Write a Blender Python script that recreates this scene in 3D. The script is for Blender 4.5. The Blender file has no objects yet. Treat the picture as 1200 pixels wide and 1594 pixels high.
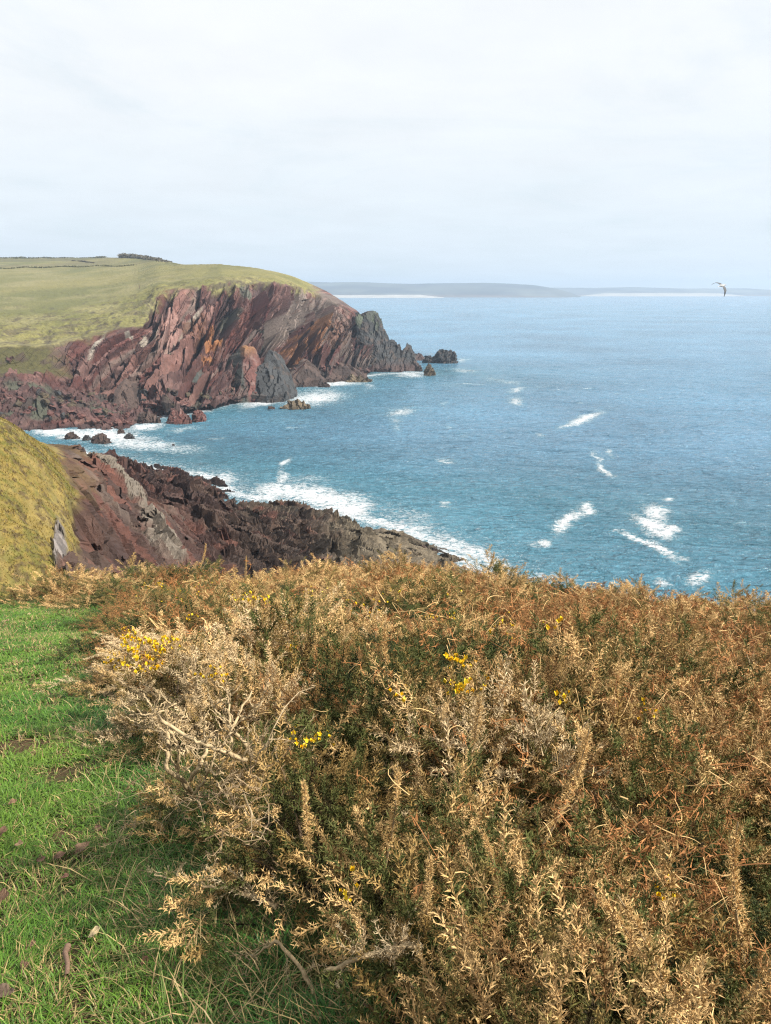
import bpy, bmesh, math, random
import numpy as np
from mathutils import Vector, Matrix

C = bpy.context.scene.collection
R = math.radians
rng = np.random.default_rng(7)
random.seed(7)

# ---------------------------------------------------------------- camera
F = 1204.0                      # focal length in photo pixels (1200 wide)
PITCH = R(15.95)
EYE = 36.0                      # eye height above the sea
cam_d = bpy.data.cameras.new('camera')
cam = bpy.data.objects.new('camera', cam_d)
C.objects.link(cam)
cam.location = (0, 0, EYE)
cam.rotation_euler = (R(90) - PITCH, 0, 0)
cam_d.sensor_fit = 'HORIZONTAL'
cam_d.sensor_width = 36
cam_d.lens = 36 * F / 1200
cam_d.clip_start = 0.05
cam_d.clip_end = 40000
bpy.context.scene.camera = cam

# ---------------------------------------------------------------- light, sky, exposure
SUN_AZ = R(112)     # clockwise from +Y (the view direction)
SUN_EL = R(39)
sc = bpy.context.scene
sc.view_settings.view_transform = 'Standard'
sc.view_settings.look = 'None'
sc.view_settings.gamma = 1
sc.view_settings.exposure = 0.85
sc.cycles.filter_width = 1.2
sc.cycles.use_denoising = True
sc.cycles.denoising_prefilter = 'NONE'
sun_d = bpy.data.lights.new('sun', 'SUN')
sun = bpy.data.objects.new('sun', sun_d)
C.objects.link(sun)
sun_d.energy = 5.0
sun_d.angle = R(1.5)
sun_d.color = (1.0, 0.945, 0.86)
sdir = Vector((math.sin(SUN_AZ) * math.cos(SUN_EL), math.cos(SUN_AZ) * math.cos(SUN_EL), math.sin(SUN_EL)))
sun.rotation_euler = sdir.to_track_quat('Z', 'Y').to_euler()
sun.location = (40, -20, 90)

world = bpy.data.worlds.new('World')
sc.world = world
world.use_nodes = True
nt = world.node_tree
nt.nodes.clear()
def N(nt, typ, **kw):
    n = nt.nodes.new(typ)
    for k, v in kw.items():
        if k == 'inp':
            for kk, vv in v.items():
                n.inputs[kk].default_value = vv
        else:
            setattr(n, k, v)
    return n
def ramp(nt, stops, interp='LINEAR'):
    n = nt.nodes.new('ShaderNodeValToRGB')
    e = n.color_ramp.elements
    n.color_ramp.interpolation = interp
    while len(e) < len(stops): e.new(0.5)
    for i, (p, c) in enumerate(stops):
        e[i].position = p
        e[i].color = (c, c, c, 1) if not hasattr(c, '__len__') else (*c, 1)
    return n
L = lambda a, b: nt.links.new(a, b)
sky = N(nt, 'ShaderNodeTexSky', sky_type='NISHITA', sun_disc=False, sun_elevation=SUN_EL, sun_rotation=SUN_AZ,
        altitude=40, air_density=1.0, dust_density=1.0, ozone_density=1.0)
tc = N(nt, 'ShaderNodeTexCoord')
sep = N(nt, 'ShaderNodeSeparateXYZ')
L(tc.outputs['Generated'], sep.inputs[0])
# project the direction on a high cloud plane so that the veils flatten towards the horizon
addz = N(nt, 'ShaderNodeMath', operation='MAXIMUM', inp={1: 0.0}); L(sep.outputs['Z'], addz.inputs[0])
addz2 = N(nt, 'ShaderNodeMath', operation='ADD', inp={1: 0.10}); L(addz.outputs[0], addz2.inputs[0])
dx = N(nt, 'ShaderNodeMath', operation='DIVIDE'); L(sep.outputs['X'], dx.inputs[0]); L(addz2.outputs[0], dx.inputs[1])
dy = N(nt, 'ShaderNodeMath', operation='DIVIDE'); L(sep.outputs['Y'], dy.inputs[0]); L(addz2.outputs[0], dy.inputs[1])
comb = N(nt, 'ShaderNodeCombineXYZ'); L(dx.outputs[0], comb.inputs[0]); L(dy.outputs[0], comb.inputs[1])
n1 = N(nt, 'ShaderNodeTexNoise', inp={'Scale': 0.7, 'Detail': 8, 'Roughness': 0.6, 'Distortion': 0.8}); L(comb.outputs[0], n1.inputs[0])
cr = ramp(nt, [(0.25, 0.55), (0.46, 0.92), (0.62, 1.0)])
L(n1.outputs[0], cr.inputs[0])
# clouds are thinner low in the east
cl = ramp(nt, [(0.0, (7.7, 8.7, 9.6)), (0.10, (8.5, 9.2, 9.8)), (0.22, (9.5, 9.8, 10.1)), (0.5, (9.9, 10.0, 10.2))])
L(addz.outputs[0], cl.inputs[0])
n2 = N(nt, 'ShaderNodeTexNoise', inp={'Scale': 1.6, 'Detail': 6, 'Roughness': 0.6}); L(comb.outputs[0], n2.inputs[0])
br = N(nt, 'ShaderNodeMapRange', inp={1: 0.3, 2: 0.7, 3: 0.965, 4: 1.035}); L(n2.outputs[0], br.inputs[0])
clm = N(nt, 'ShaderNodeMixRGB', blend_type='MULTIPLY', inp={0: 1.0}); L(cl.outputs[0], clm.inputs[1]); L(br.outputs[0], clm.inputs[2])
base_ = N(nt, 'ShaderNodeMixRGB', blend_type='MIX', inp={0: 0.7, 2: (7.4, 8.9, 9.7, 1)}); L(sky.outputs[0], base_.inputs[1])
mx = N(nt, 'ShaderNodeMixRGB', blend_type='MIX')
L(cr.outputs[0], mx.inputs[0]); L(base_.outputs[0], mx.inputs[1]); L(clm.outputs[0], mx.inputs[2])
bg = N(nt, 'ShaderNodeBackground', inp={'Strength': 0.0562})
L(mx.outputs[0], bg.inputs[0])
wo = N(nt, 'ShaderNodeOutputWorld'); L(bg.outputs[0], wo.inputs[0])

# ---------------------------------------------------------------- maths helpers
CT, ST = math.cos(PITCH), math.sin(PITCH)
def ray(px, py):
    a = (np.asarray(px, float) - 600) / F
    b = -(np.asarray(py, float) - 797) / F
    return a, CT + b * ST, -ST + b * CT
def at(px, py, d):              # world point seen at a photo pixel, d metres forward
    x, y, z = ray(px, py)
    t = d / y
    return np.stack([x * t, y * t, EYE + z * t], -1)
def atz(px, py, zz):            # world point seen at a photo pixel, on the level zz
    x, y, z = ray(px, py)
    t = (zz - EYE) / z
    return np.stack([x * t, y * t, EYE + z * t], -1)
def proj(p):
    x, y, z = p[..., 0], p[..., 1], p[..., 2] - EYE
    f = y * CT - z * ST
    u = y * ST + z * CT
    return 600 + F * x / f, 797 - F * u / f
def sstep(a, b, x):
    t = np.clip((x - a) / (b - a), 0, 1)
    return t * t * (3 - 2 * t)
def lerp(a, b, t): return a + (b - a) * t
def hsh(ix, iy, iz, s=0):
    h = (ix.astype(np.int64) * 374761393 + iy.astype(np.int64) * 668265263 + iz.astype(np.int64) * 2147483647 + s * 1274126177) & 0xffffffff
    h = ((h ^ (h >> 13)) * 1274126177) & 0xffffffff
    h = ((h ^ (h >> 16)) * 2246822519) & 0xffffffff
    return ((h ^ (h >> 15)) & 0xffffff) / float(0xffffff)
def vn(x, y, z=None, s=0):
    x = np.asarray(x, float); y = np.asarray(y, float)
    z = np.zeros_like(x) if z is None else z
    ix, iy, iz = np.floor(x), np.floor(y), np.floor(z)
    fx, fy, fz = x - ix, y - iy, z - iz
    fx, fy, fz = [f * f * (3 - 2 * f) for f in (fx, fy, fz)]
    r = 0
    zs = (0, 1) if np.any(fz) else (0,)
    for k in zs:
        wz = 1 if len(zs) == 1 else (fz if k else 1 - fz)
        for j in (0, 1):
            wy = fy if j else 1 - fy
            for i in (0, 1):
                wx = fx if i else 1 - fx
                r = r + wx * wy * wz * hsh(ix + i, iy + j, iz + k, s)
    return r
def fbm(x, y, z=None, o=4, s=0, g=0.5):
    r = 0; a = 1; t = 0
    for k in range(o):
        r = r + a * (vn(x, y, z, s + k * 17) - 0.5); t += a; a *= g
        x = x * 2.03 + 11.3; y = y * 2.03 + 5.1
        if z is not None: z = z * 2.03 + 3.7
    return r / t * 2            # about -1..1
def facets(u, v, L1, L2, ang, s=0, tilt=1.0):
    """broken planar facets: each worley cell is a tilted plane with its own offset"""
    ca, sa = math.cos(ang), math.sin(ang)
    a = (u * ca + v * sa) / L1
    b = (-u * sa + v * ca) / L2
    ia, ib = np.floor(a), np.floor(b)
    best = np.full(a.shape, 1e9); out = np.zeros(a.shape); cid = np.zeros(a.shape)
    for i in (-1, 0, 1):
        for j in (-1, 0, 1):
            ca_, cb_ = ia + i, ib + j
            z0 = np.zeros_like(ca_)
            pa = ca_ + hsh(ca_, cb_, z0, s); pb = cb_ + hsh(ca_, cb_, z0, s + 1)
            d = (a - pa) ** 2 + (b - pb) ** 2
            m = d < best
            h = hsh(ca_, cb_, z0, s + 2)
            val = h * 2 - 1 + tilt * ((a - pa) * (hsh(ca_, cb_, z0, s + 3) * 2 - 1) + (b - pb) * (hsh(ca_, cb_, z0, s + 4) * 3.0 - 0.6))
            best = np.where(m, d, best); out = np.where(m, val, out); cid = np.where(m, hsh(ca_, cb_, z0, s + 5), cid)
    return out, cid
def tps(P, Z, lam=1e-3):
    P = np.asarray(P, float); Z = np.asarray(Z, float); n = len(P)
    sc_ = 50.0; Q = P / sc_
    r2 = ((Q[:, None] - Q[None]) ** 2).sum(-1)
    K = 0.5 * r2 * np.log(r2 + 1e-12) + lam * np.eye(n)
    A = np.zeros((n + 3, n + 3)); A[:n, :n] = K
    T = np.c_[np.ones(n), Q]; A[:n, n:] = T; A[n:, :n] = T.T
    w = np.linalg.solve(A, np.r_[Z, 0, 0, 0])
    def f(x, y):
        x = x / sc_; y = y / sc_
        r = w[n] + w[n + 1] * x + w[n + 2] * y
        for k in range(n):
            q = (x - Q[k, 0]) ** 2 + (y - Q[k, 1]) ** 2
            r = r + w[k] * 0.5 * q * np.log(q + 1e-12)
        return r
    return f

# ---------------------------------------------------------------- mesh helpers
def build(name, verts, faces, mat=None, col=None, smooth=False, parent=None, attrs=None):
    verts = np.asarray(verts, np.float32).reshape(-1, 3); faces = np.asarray(faces, np.int32)
    me = bpy.data.meshes.new(name)
    me.vertices.add(len(verts)); me.vertices.foreach_set('co', verts.ravel())
    k = faces.shape[1]
    me.loops.add(faces.size); me.loops.foreach_set('vertex_index', faces.ravel())
    me.polygons.add(len(faces))
    me.polygons.foreach_set('loop_start', np.arange(0, faces.size, k, dtype=np.int32))
    me.polygons.foreach_set('use_smooth', np.full(len(faces), smooth))
    me.update(calc_edges=True)
    if col is not None:
        c = np.ones((len(verts), 4), np.float32); c[:, :3] = col
        a = me.color_attributes.new('tint', 'FLOAT_COLOR', 'POINT'); a.data.foreach_set('color', c.ravel())
    for an, av in (attrs or {}).items():
        a = me.attributes.new(an, 'FLOAT', 'POINT'); a.data.foreach_set('value', np.asarray(av, np.float32).ravel())
    if mat: me.materials.append(mat)
    o = bpy.data.objects.new(name, me); C.objects.link(o)
    if parent: o.parent = parent
    return o
def gridfaces(nu, nv):
    i = np.arange(nu - 1)[:, None] * nv + np.arange(nv - 1)[None]
    return np.stack([i, i + nv, i + nv + 1, i + 1], -1).reshape(-1, 4)
def tag(o, label=None, cat=None, group=None, kind=None):
    if label: o['label'] = label
    if cat: o['category'] = cat
    if group: o['group'] = group
    if kind: o['kind'] = kind
    return o
def empty(name, loc=(0, 0, 0), rz=0):
    o = bpy.data.objects.new(name, None); C.objects.link(o)
    o.location = loc; o.rotation_euler = (0, 0, rz); o.empty_display_size = 0.1
    return o
def new_mat(name):
    m = bpy.data.materials.new(name); m.use_nodes = True
    t = m.node_tree; t.nodes.clear()
    b = t.nodes.new('ShaderNodeBsdfPrincipled'); o = t.nodes.new('ShaderNodeOutputMaterial')
    t.links.new(b.outputs[0], o.inputs[0])
    return m, t, b
def tint_mat(name, rough=0.85, spec=0.3, bump=0, bscale=1, noise=0.25, nscale=1, detail=6, objrand=0.0, coord='Object', stretch=None):
    """surface whose own colour is the mesh attribute 'tint', broken up by fine noise"""
    m, t, b = new_mat(name)
    a = N(t, 'ShaderNodeAttribute', attribute_name='tint')
    tc = N(t, 'ShaderNodeTexCoord'); src = tc.outputs[coord]
    if stretch:
        mp = N(t, 'ShaderNodeMapping'); mp.inputs['Scale'].default_value = stretch
        t.links.new(src, mp.inputs[0]); src = mp.outputs[0]
    last = a.outputs['Color']
    if noise:
        n = N(t, 'ShaderNodeTexNoise', inp={'Scale': nscale, 'Detail': detail, 'Roughness': 0.65}); t.links.new(src, n.inputs[0])
        mr = N(t, 'ShaderNodeMapRange', inp={1: 0.3, 2: 0.7, 3: 1 - noise, 4: 1 + noise}); t.links.new(n.outputs[0], mr.inputs[0])
        mul = N(t, 'ShaderNodeMixRGB', blend_type='MULTIPLY', inp={0: 1.0}); t.links.new(last, mul.inputs[1]); t.links.new(mr.outputs[0], mul.inputs[2])
        last = mul.outputs[0]
    if objrand:
        oi = N(t, 'ShaderNodeObjectInfo')
        mr = N(t, 'ShaderNodeMapRange', inp={1: 0, 2: 1, 3: 1 - objrand, 4: 1 + objrand}); t.links.new(oi.outputs['Random'], mr.inputs[0])
        mul = N(t, 'ShaderNodeMixRGB', blend_type='MULTIPLY', inp={0: 1.0}); t.links.new(last, mul.inputs[1]); t.links.new(mr.outputs[0], mul.inputs[2])
        last = mul.outputs[0]
    t.links.new(last, b.inputs['Base Color'])
    b.inputs['Roughness'].default_value = rough
    b.inputs['Specular IOR Level'].default_value = spec
    if bump:
        n = N(t, 'ShaderNodeTexNoise', inp={'Scale': bscale, 'Detail': 8, 'Roughness': 0.7}); t.links.new(src, n.inputs[0])
        bp = N(t, 'ShaderNodeBump', inp={'Strength': 1.0, 'Distance': bump}); t.links.new(n.outputs[0], bp.inputs['Height'])
        t.links.new(bp.outputs[0], b.inputs['Normal'])
    return m

ROCK = tint_mat('rock', rough=0.8, spec=0.35, bump=0.35, bscale=1.3, noise=0.3, nscale=0.9)
ROCKN = tint_mat('near_rock', rough=0.8, spec=0.35, bump=0.18, bscale=2.5, noise=0.3, nscale=1.7)
# ---------------------------------------------------------------- the headland across the bay
# columns: u px of foot; stops: waterline px (z=0), foot (px,py,z), edge (px,py,d), field near (px,py,d), skyline (px,py,d)
COLS = [
 # water(px,py)   foot(px,py,z)    mid(px,py,d)       edge(px,py,d)    near(px,py,d)    sky(px,py,d)
 ((-260, 700), (-250, 612, 10),   (-250, 592, 232), (-260, 560, 244), (-260, 490, 300), (-320, 404, 760)),
 ((-60, 690),  (-60, 600, 11),    (-60, 585, 235),  (-60, 555, 244),  (-60, 490, 300),  (-90, 403, 760)),
 ((10, 672),   (0, 594, 11.5),      (0, 575, 240),    (0, 535, 250),    (0, 487, 292),    (-5, 402, 760)),
 ((60, 668),   (60, 598, 10),     (62, 575, 243),   (62, 540, 250),   (52, 487, 290),   (50, 402, 755)),
 ((130, 668),  (110, 606, 7.5),    (112, 570, 246),  (112, 528, 256),  (105, 480, 296),  (100, 402, 750)),
 ((190, 668),  (158, 616, 5),    (165, 566, 250),  (172, 516, 262),  (165, 470, 305),  (150, 401, 740)),
 ((235, 655),  (200, 624, 3.5),  (212, 560, 255),  (226, 504, 268),  (214, 458, 312),  (196, 401, 680)),
 ((262, 645),  (228, 630, 3),    (240, 560, 262),  (236, 478, 288),  (226, 450, 318),  (220, 402, 640)),
 ((290, 640),  (262, 634, 3),    (262, 550, 268),  (250, 452, 300),  (248, 438, 330),  (244, 404, 560)),
 ((330, 634),  (310, 632, 2.5),  (305, 540, 276),  (296, 446, 306),  (300, 432, 334),  (285, 412, 450)),
 ((360, 628),  (352, 622, 2.5),  (350, 530, 288),  (340, 438, 312),  (345, 428, 335),  (340, 411, 400)),
 ((400, 616),  (396, 612, 2.5),  (394, 525, 305),  (385, 437, 324),  (390, 430, 342),  (392, 416, 385)),
 ((432, 604),  (428, 600, 2.5),  (428, 520, 318),  (425, 440, 338),  (428, 434, 352),  (425, 422, 382)),
 ((462, 594),  (460, 590, 2.5),  (458, 520, 335),  (452, 444, 352),  (452, 440, 362),  (455, 430, 385)),
 ((492, 590),  (490, 586, 2.5),  (486, 520, 350),  (478, 450, 364),  (480, 447, 371),  (482, 441, 385)),
 ((520, 588),  (518, 584, 2.5),  (512, 525, 360),  (502, 462, 374),  (505, 459, 380),  (508, 453, 392)),
 ((545, 585),  (542, 581, 2),    (538, 530, 368),  (530, 478, 380),  (533, 475, 386),  (535, 470, 396)),
 ((565, 582),  (562, 578, 2),    (558, 535, 376),  (552, 492, 386),  (554, 489, 391),  (556, 484, 400)),
 ((580, 578),  (577, 574, 2),    (572, 540, 386),  (566, 500, 394),  (567, 498, 398),  (568, 495, 404)),
 ((590, 572),  (586, 569, 2),    (580, 545, 405),  (572, 508, 408),  (572, 506, 412),  (572, 505, 414)),
]
def headland():
    K = []
    for w, f, m, e, n, s in COLS:
        W = atz(w[0], w[1], 0); Fo = atz(f[0], f[1], f[2]); M = at(*m); E = at(*e); Nn = at(*n); S = at(*s)
        W0 = W + (W - Fo) / np.linalg.norm((W - Fo)[:2]) * 6; W0[2] = -4
        B1 = S + np.array([0, 60, -1.0]); B2 = S + np.array([0, 260, -14.0]); B3 = S + np.array([-10, 420, -60.0])
        if s[2] < 410: B1 = S + np.array([-3, 14, -3.0]); B2 = S + np.array([-20, 60, -30.0]); B3 = S + np.array([-40, 90, -60.0])
        K.append([W0, W, Fo, M, E, Nn, S, B1, B2, B3])
    # wrap round the back of the point
    last = K[-1]
    back = [p + np.array([-14, 30, 0.0]) for p in last]; K.append(back)
    K = np.array(K)                               # (cols, stops, 3)
    nc = len(K)
    # resample columns by arc length at the edge
    seg = np.linalg.norm(np.diff(K[:, 4], axis=0), axis=1) + np.linalg.norm(np.diff(K[:, 2], axis=0), axis=1)
    cu = np.r_[0, np.cumsum(seg)]
    # denser where the picture sees it
    NU = 1100
    uu = np.interp(np.linspace(0, 1, NU), [0, 0.10, 1.0], [0, cu[2], cu[-1]])
    rows = [4, 60, 90, 110, 80, 70, 12, 8, 6]
    us = (uu - 0)
    Ks = np.zeros((NU, K.shape[1], 3))
    for s in range(K.shape[1]):
        for a in range(3):
            Ks[:, s, a] = np.interp(us, cu, K[:, s, a])
    ker = np.hanning(25); ker /= ker.sum()
    Kp = np.pad(Ks, ((12, 12), (0, 0), (0, 0)), mode='edge')
    for s in range(K.shape[1]):
        for a in range(3):
            Ks[:, s, a] = np.convolve(Kp[:, s, a], ker, 'valid')
    V = []; st = []
    for i, n in enumerate(rows):
        t = np.linspace(0, 1, n, endpoint=(i == len(rows) - 1))
        V.append(Ks[:, i, None] * (1 - t)[None, :, None] + Ks[:, i + 1, None] * t[None, :, None])
        st.append(i + t)
    P = np.concatenate(V, 1); st = np.concatenate(st)
    NV = P.shape[1]
    S_ = np.broadcast_to(st[None], (NU, NV))
    dv = np.linalg.norm(np.diff(P, axis=1), axis=-1); vv = np.c_[np.zeros(NU), np.cumsum(dv, 1)]
    # arc length along foot
    fi = np.searchsorted(st, 3.0)
    ul = np.r_[0, np.cumsum(np.linalg.norm(np.diff(P[:, fi], axis=0), axis=1))]
    U = np.broadcast_to(ul[:, None], (NU, NV)).copy()
    Vv = vv - vv[:, [fi]]
    # normals of the smooth sheet
    du = np.gradient(P, axis=0); dw = np.gradient(P, axis=1)
    nrm = np.cross(du, dw); nrm /= np.linalg.norm(nrm, axis=-1, keepdims=True) + 1e-9
    px, py = proj(P)
    wu = U + 9 * fbm(U / 40, Vv / 40, s=3, o=2); wv = Vv + 6 * fbm(U / 30, Vv / 30, s=5, o=2)
    # the dip of the beds swings along the coast
    big, cb = facets(wu, wv, 30, 8, R(58), 10, 1.2)
    med, cm = facets(wu, wv, 15, 3.6, R(54), 20, 1.0)
    med2, cm2 = facets(wu, wv, 9, 4.0, R(120), 25, 1.0)
    sml, cs = facets(U + 2 * fbm(U / 9, Vv / 9, s=8, o=2), Vv, 4.2, 1.5, R(56), 30, 1.0)
    tin, ct = facets(U, Vv, 1.6, 0.9, R(70), 40, 1.0)
    gul = fbm(U / 26, Vv / 90, s=12, o=2)
    cliff = sstep(1.9, 2.25, S_) * (1 - sstep(3.86, 4.0, S_))
    right = sstep(225, 262, px)
    # wandering grass edge with tongues
    edge = S_ + 0.20 * fbm(U / 9, Vv / 9, s=50, o=4) + 0.12 * fbm(U / 2.5, Vv / 2.5, s=51, o=3)
    grass = sstep(3.86, 4.02, edge)
    # rocky tip has no grass
    grass = grass * (1 - sstep(478, 505, px + 9 * fbm(U / 4, Vv / 4, s=52)))
    # left steep bank grows green between its outcrops
    bank = (1 - sstep(75, 120, px + 26 * fbm(U / 8, Vv / 8, s=53))) * sstep(2.25, 2.7, S_ + 0.3 * fbm(U / 6, Vv / 6, s=54))
    bank = bank * (fbm(U / 7, Vv / 12, s=55, o=4) > -0.22)
    rockm = np.clip(1 - np.maximum(grass, bank), 0, 1)
    amp = lerp(0.5, 1.0, right)
    calm = lerp(0.4, 1.0, sstep(80, 160, px))
    disp = cliff * calm * (amp * (4.2 * big + 4.5 * gul * right) + 1.9 * med + 0.55 * med2 + 0.5 * sml + 0.22 * tin) * (0.35 + 0.65 * rockm) * (1 - 0.65 * sstep(3.3, 3.85, S_))
    a9 = R(56); t9 = (-wu * math.sin(a9) + wv * math.cos(a9)); l9 = wu * math.cos(a9) + wv * math.sin(a9)
    crk = 1 - sstep(0.015, 0.075, np.abs(vn(t9 / 8.0, l9 / 55, s=14) - 0.5))
    crk2 = 1 - sstep(0.02, 0.10, np.abs(vn(t9 / 3.2, l9 / 18, s=15) - 0.5))
    crk3 = 1 - sstep(0.02, 0.08, np.abs(vn(l9 / 9, t9 / 14, s=16) - 0.5))
    disp = disp - cliff * calm * rockm * (2.6 * crk + 1.0 * crk2 + 1.3 * crk3) * (1 - sstep(3.6, 3.9, S_))
    apron = sstep(1.0, 1.3, S_) * (1 - sstep(1.9, 2.3, S_))
    bz, cz = facets(U, vv, 4.5, 3.0, R(20), 60, 1.0)
    bz2, cz2 = facets(U, vv, 1.8, 1.3, R(50), 63, 1.0)
    left = 1 - sstep(230, 330, px)
    disp = disp + apron * (lerp(0.7, 0.8, left) * bz + 0.4 * bz2 + 2.2 * left * np.maximum(0, fbm(U / 16, vv / 12, s=66)))
    shallow = sstep(0.0, 1.0, S_) * (1 - sstep(1.0, 1.2, S_))
    disp = disp + shallow * (0.8 * bz2)
    # turf: tussocks and old terracing near the edge
    fieldm = sstep(4.0, 4.15, S_) * (1 - sstep(6.0, 7, S_))
    tus = fbm(P[..., 0] / 3, P[..., 1] / 3, s=70, o=4)
    lumps = fbm(P[..., 0] / 22, P[..., 1] / 30, s=72, o=3)
    nearedge = 1 - sstep(4.2, 5.3, S_)
    hum = sstep(205, 245, px)
    disp = disp + fieldm * ((0.2 + 0.7 * nearedge) * tus + (0.9 * nearedge + 1.4 * hum * (1 - sstep(5.3, 6, S_))) * lumps)
    P2 = P + nrm * disp[..., None]
    # -------- rock colours
    shp = U.shape
    def c3(r, g, b): return np.array([r, g, b])
    red = c3(0.135, 0.053, 0.043); dred = c3(0.085, 0.042, 0.037); pink = c3(0.33, 0.215, 0.185)
    grey = c3(0.20, 0.18, 0.155); green = c3(0.125, 0.165, 0.125); och = c3(0.42, 0.20, 0.07); pale = c3(0.52, 0.51, 0.43); dark = c3(0.035, 0.035, 0.036)
    def mix(A, B, w): return A * (1 - w[..., None]) + B * w[..., None]
    col = np.broadcast_to(red, shp + (3,)).copy()
    col = mix(col, dred, sstep(0.35, 0.75, cm))
    col = mix(col, c3(0.19, 0.085, 0.062), sstep(0.55, 0.9, cb) * 0.8)
    fac = sstep(0.72, 0.78, cb) * 0.4 + sstep(0.80, 0.86, cm) * 0.3
    col = mix(col, pink * 1.1, fac * 0.8)
    col = mix(col, pink * 0.8, sstep(0.1, 0.5, fbm(U / 5, Vv / 14, s=80, o=4)) * 0.4)
    col = mix(col, c3(0.05, 0.042, 0.042), sstep(0.78, 0.84, facets(wu, wv, 30, 8, R(58), 10, 1.2)[0] * -0.5 + 0.5) * 0.55)  # most deeply set facets mixed towards near-black
    # bedding stripes
    a_ = R(56); tb = (-wu * math.sin(a_) + wv * math.cos(a_))
    strp = vn(tb / 1.3, np.zeros_like(tb), s=81)
    col = col * (0.8 + 0.42 * strp)[..., None]
    strp2 = sstep(0.80, 0.92, vn(tb / 2.6, wu / 40, s=82))
    col = mix(col, grey * 1.25, strp2 * 0.6)
    # grey-buff beds of the central and right cliff
    col = mix(col, grey * 1.15, sstep(-0.05, 0.35, fbm(U / 14, Vv / 20, s=83, o=3)) * sstep(330, 420, px) * 0.75)
    def blob(cx, cy, rx, ry, ang, c, w, j=0.6, s=0):
        nonlocal col
        ddx = px - cx; ddy = py - cy
        ca, sa = math.cos(R(ang)), math.sin(R(ang))
        q = np.hypot((ddx * ca + ddy * sa) / rx, (-ddx * sa + ddy * ca) / ry)
        q = q + j * fbm(U / 4.5, Vv / 4.5, s=90 + s, o=4)
        m = (1 - sstep(0.75, 1.1, q)) * w * (S_ < 4.1)
        col = mix(col, c, m)
    blob(237, 525, 11, 6, 20, pale, 0.95, 0.4, 1)
    blob(254, 538, 26, 6, 62, pale, 0.9, 0.5, 2)
    blob(264, 515, 20, 34, 10, pink * 1.35, 0.85, 0.7, 3)
    blob(292, 510, 34, 5, -55, pale * 0.85, 0.8, 0.5, 4)
    blob(152, 540, 30, 6, -62, pale * 0.75, 0.9, 0.5, 5)
    blob(200, 525, 12, 5, 40, pale * 0.75, 0.9, 0.4, 6)
    blob(328, 535, 26, 17, -70, och, 0.8, 0.8, 7)
    blob(300, 520, 16, 26, 15, c3(0.20, 0.10, 0.06), 0.8, 0.8, 8)
    blob(395, 480, 60, 8, 60, green, 0.75, 0.6, 9)
    blob(372, 505, 34, 10, 75, green, 0.6, 0.6, 10)
    blob(372, 520, 40, 14, -60, c3(0.17, 0.06, 0.045), 0.9, 0.5, 11)
    blob(405, 480, 26, 22, -40, c3(0.135, 0.045, 0.042), 0.9, 0.6, 12)
    blob(448, 498, 48, 16, -58, grey * 1.7, 0.9, 0.5, 13)
    blob(470, 478, 18, 28, 10, grey * 1.35, 0.8, 0.7, 14)
    blob(456, 548, 16, 20, 0, och * 0.75, 0.8, 0.9, 15)
    blob(488, 520, 10, 36, 8, och * 0.9, 0.8, 0.9, 16)
    blob(516, 530, 9, 30, -8, c3(0.2, 0.12, 0.075), 0.8, 0.8, 17)
    blob(535, 520, 14, 40, 5, c3(0.15, 0.11, 0.085), 0.7, 0.8, 18)
    blob(530, 470, 34, 12, 35, c3(0.11, 0.09, 0.07), 0.9, 0.8, 20)
    blob(565, 520, 12, 40, 5, dark * 1.5, 0.9, 0.5, 19)
    col = col * (0.70 + 0.25 * cs + 0.1 * ct + 0.35 * cm)[..., None]
    col = mix(col, pink * 1.15, sstep(0.86, 0.92, cs) * 0.3)
    # wet tide band and black lichen
    zz = P2[..., 2]
    tide = (1 - sstep(1.5, 8.5, zz + 4.5 * fbm(U / 7, Vv / 7, s=100, o=3))) * sstep(330, 430, px)
    col = mix(col, c3(0.042, 0.034, 0.03), tide * 0.85)
    tide2 = (1 - sstep(0.0, 1.6, zz))
    col = mix(col, c3(0.05, 0.032, 0.028), tide2 * 0.85)
    # boulder beach
    bch = apron * (S_ < 2.1)
    bcol = lerp(c3(0.085, 0.045, 0.04), c3(0.17, 0.10, 0.09), sstep(0.3, 0.95, cz2)[..., None])
    bcol = mix(bcol, c3(0.065, 0.055, 0.045), sstep(0.55, 0.8, vn(U / 6, vv / 6, s=101)))
    bcol = mix(bcol, c3(0.10, 0.115, 0.08), sstep(0.5, 0.75, vn(U / 8, vv / 5, s=102)) * (cz > 0.4))
    col = mix(col, bcol, sstep(1.1, 1.3, S_) * (1 - sstep(1.85, 2.15, S_ + 0.2 * fbm(U / 5, vv / 5, s=103))))
    # turf
    g1 = c3(0.25, 0.225, 0.075); g2 = c3(0.165, 0.165, 0.05); straw = c3(0.33, 0.29, 0.135); heath = c3(0.115, 0.09, 0.055)
    fx, fy = P[..., 0], P[..., 1]
    gc = mix(np.broadcast_to(g1, shp + (3,)), g2, sstep(-0.3, 0.5, fbm(fx / 30, fy / 60, s=110, o=4)))
    gc = mix(gc, straw, sstep(-0.1, 0.5, fbm(fx / 18, fy / 14, s=111, o=5)) * 0.55)
    # brown heathy band before the edge
    hb = (1 - sstep(4.35, 5.0, S_ + 0.35 * fbm(fx / 12, fy / 12, s=112, o=3)))
    hn = sstep(-0.12, 0.25, fbm(fx / 4, fy / 4, s=113, o=6, g=0.65))
    gc = mix(gc, heath, hb * hn * 0.75 * (px < 240))
    gc = mix(gc, heath * 0.75, (1 - sstep(4.6, 5.5, S_)) * sstep(0.25, 0.5, fbm(fx / 2.2, fy / 2.2, s=119, o=4)) * 0.8)
    gc = mix(gc, heath * 1.1, (1 - sstep(4.0, 5.6, S_)) * sstep(0.0, 0.3, fbm(fx / 10, fy / 5, s=114, o=5)) * 0.6 * (px >= 240))
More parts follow.
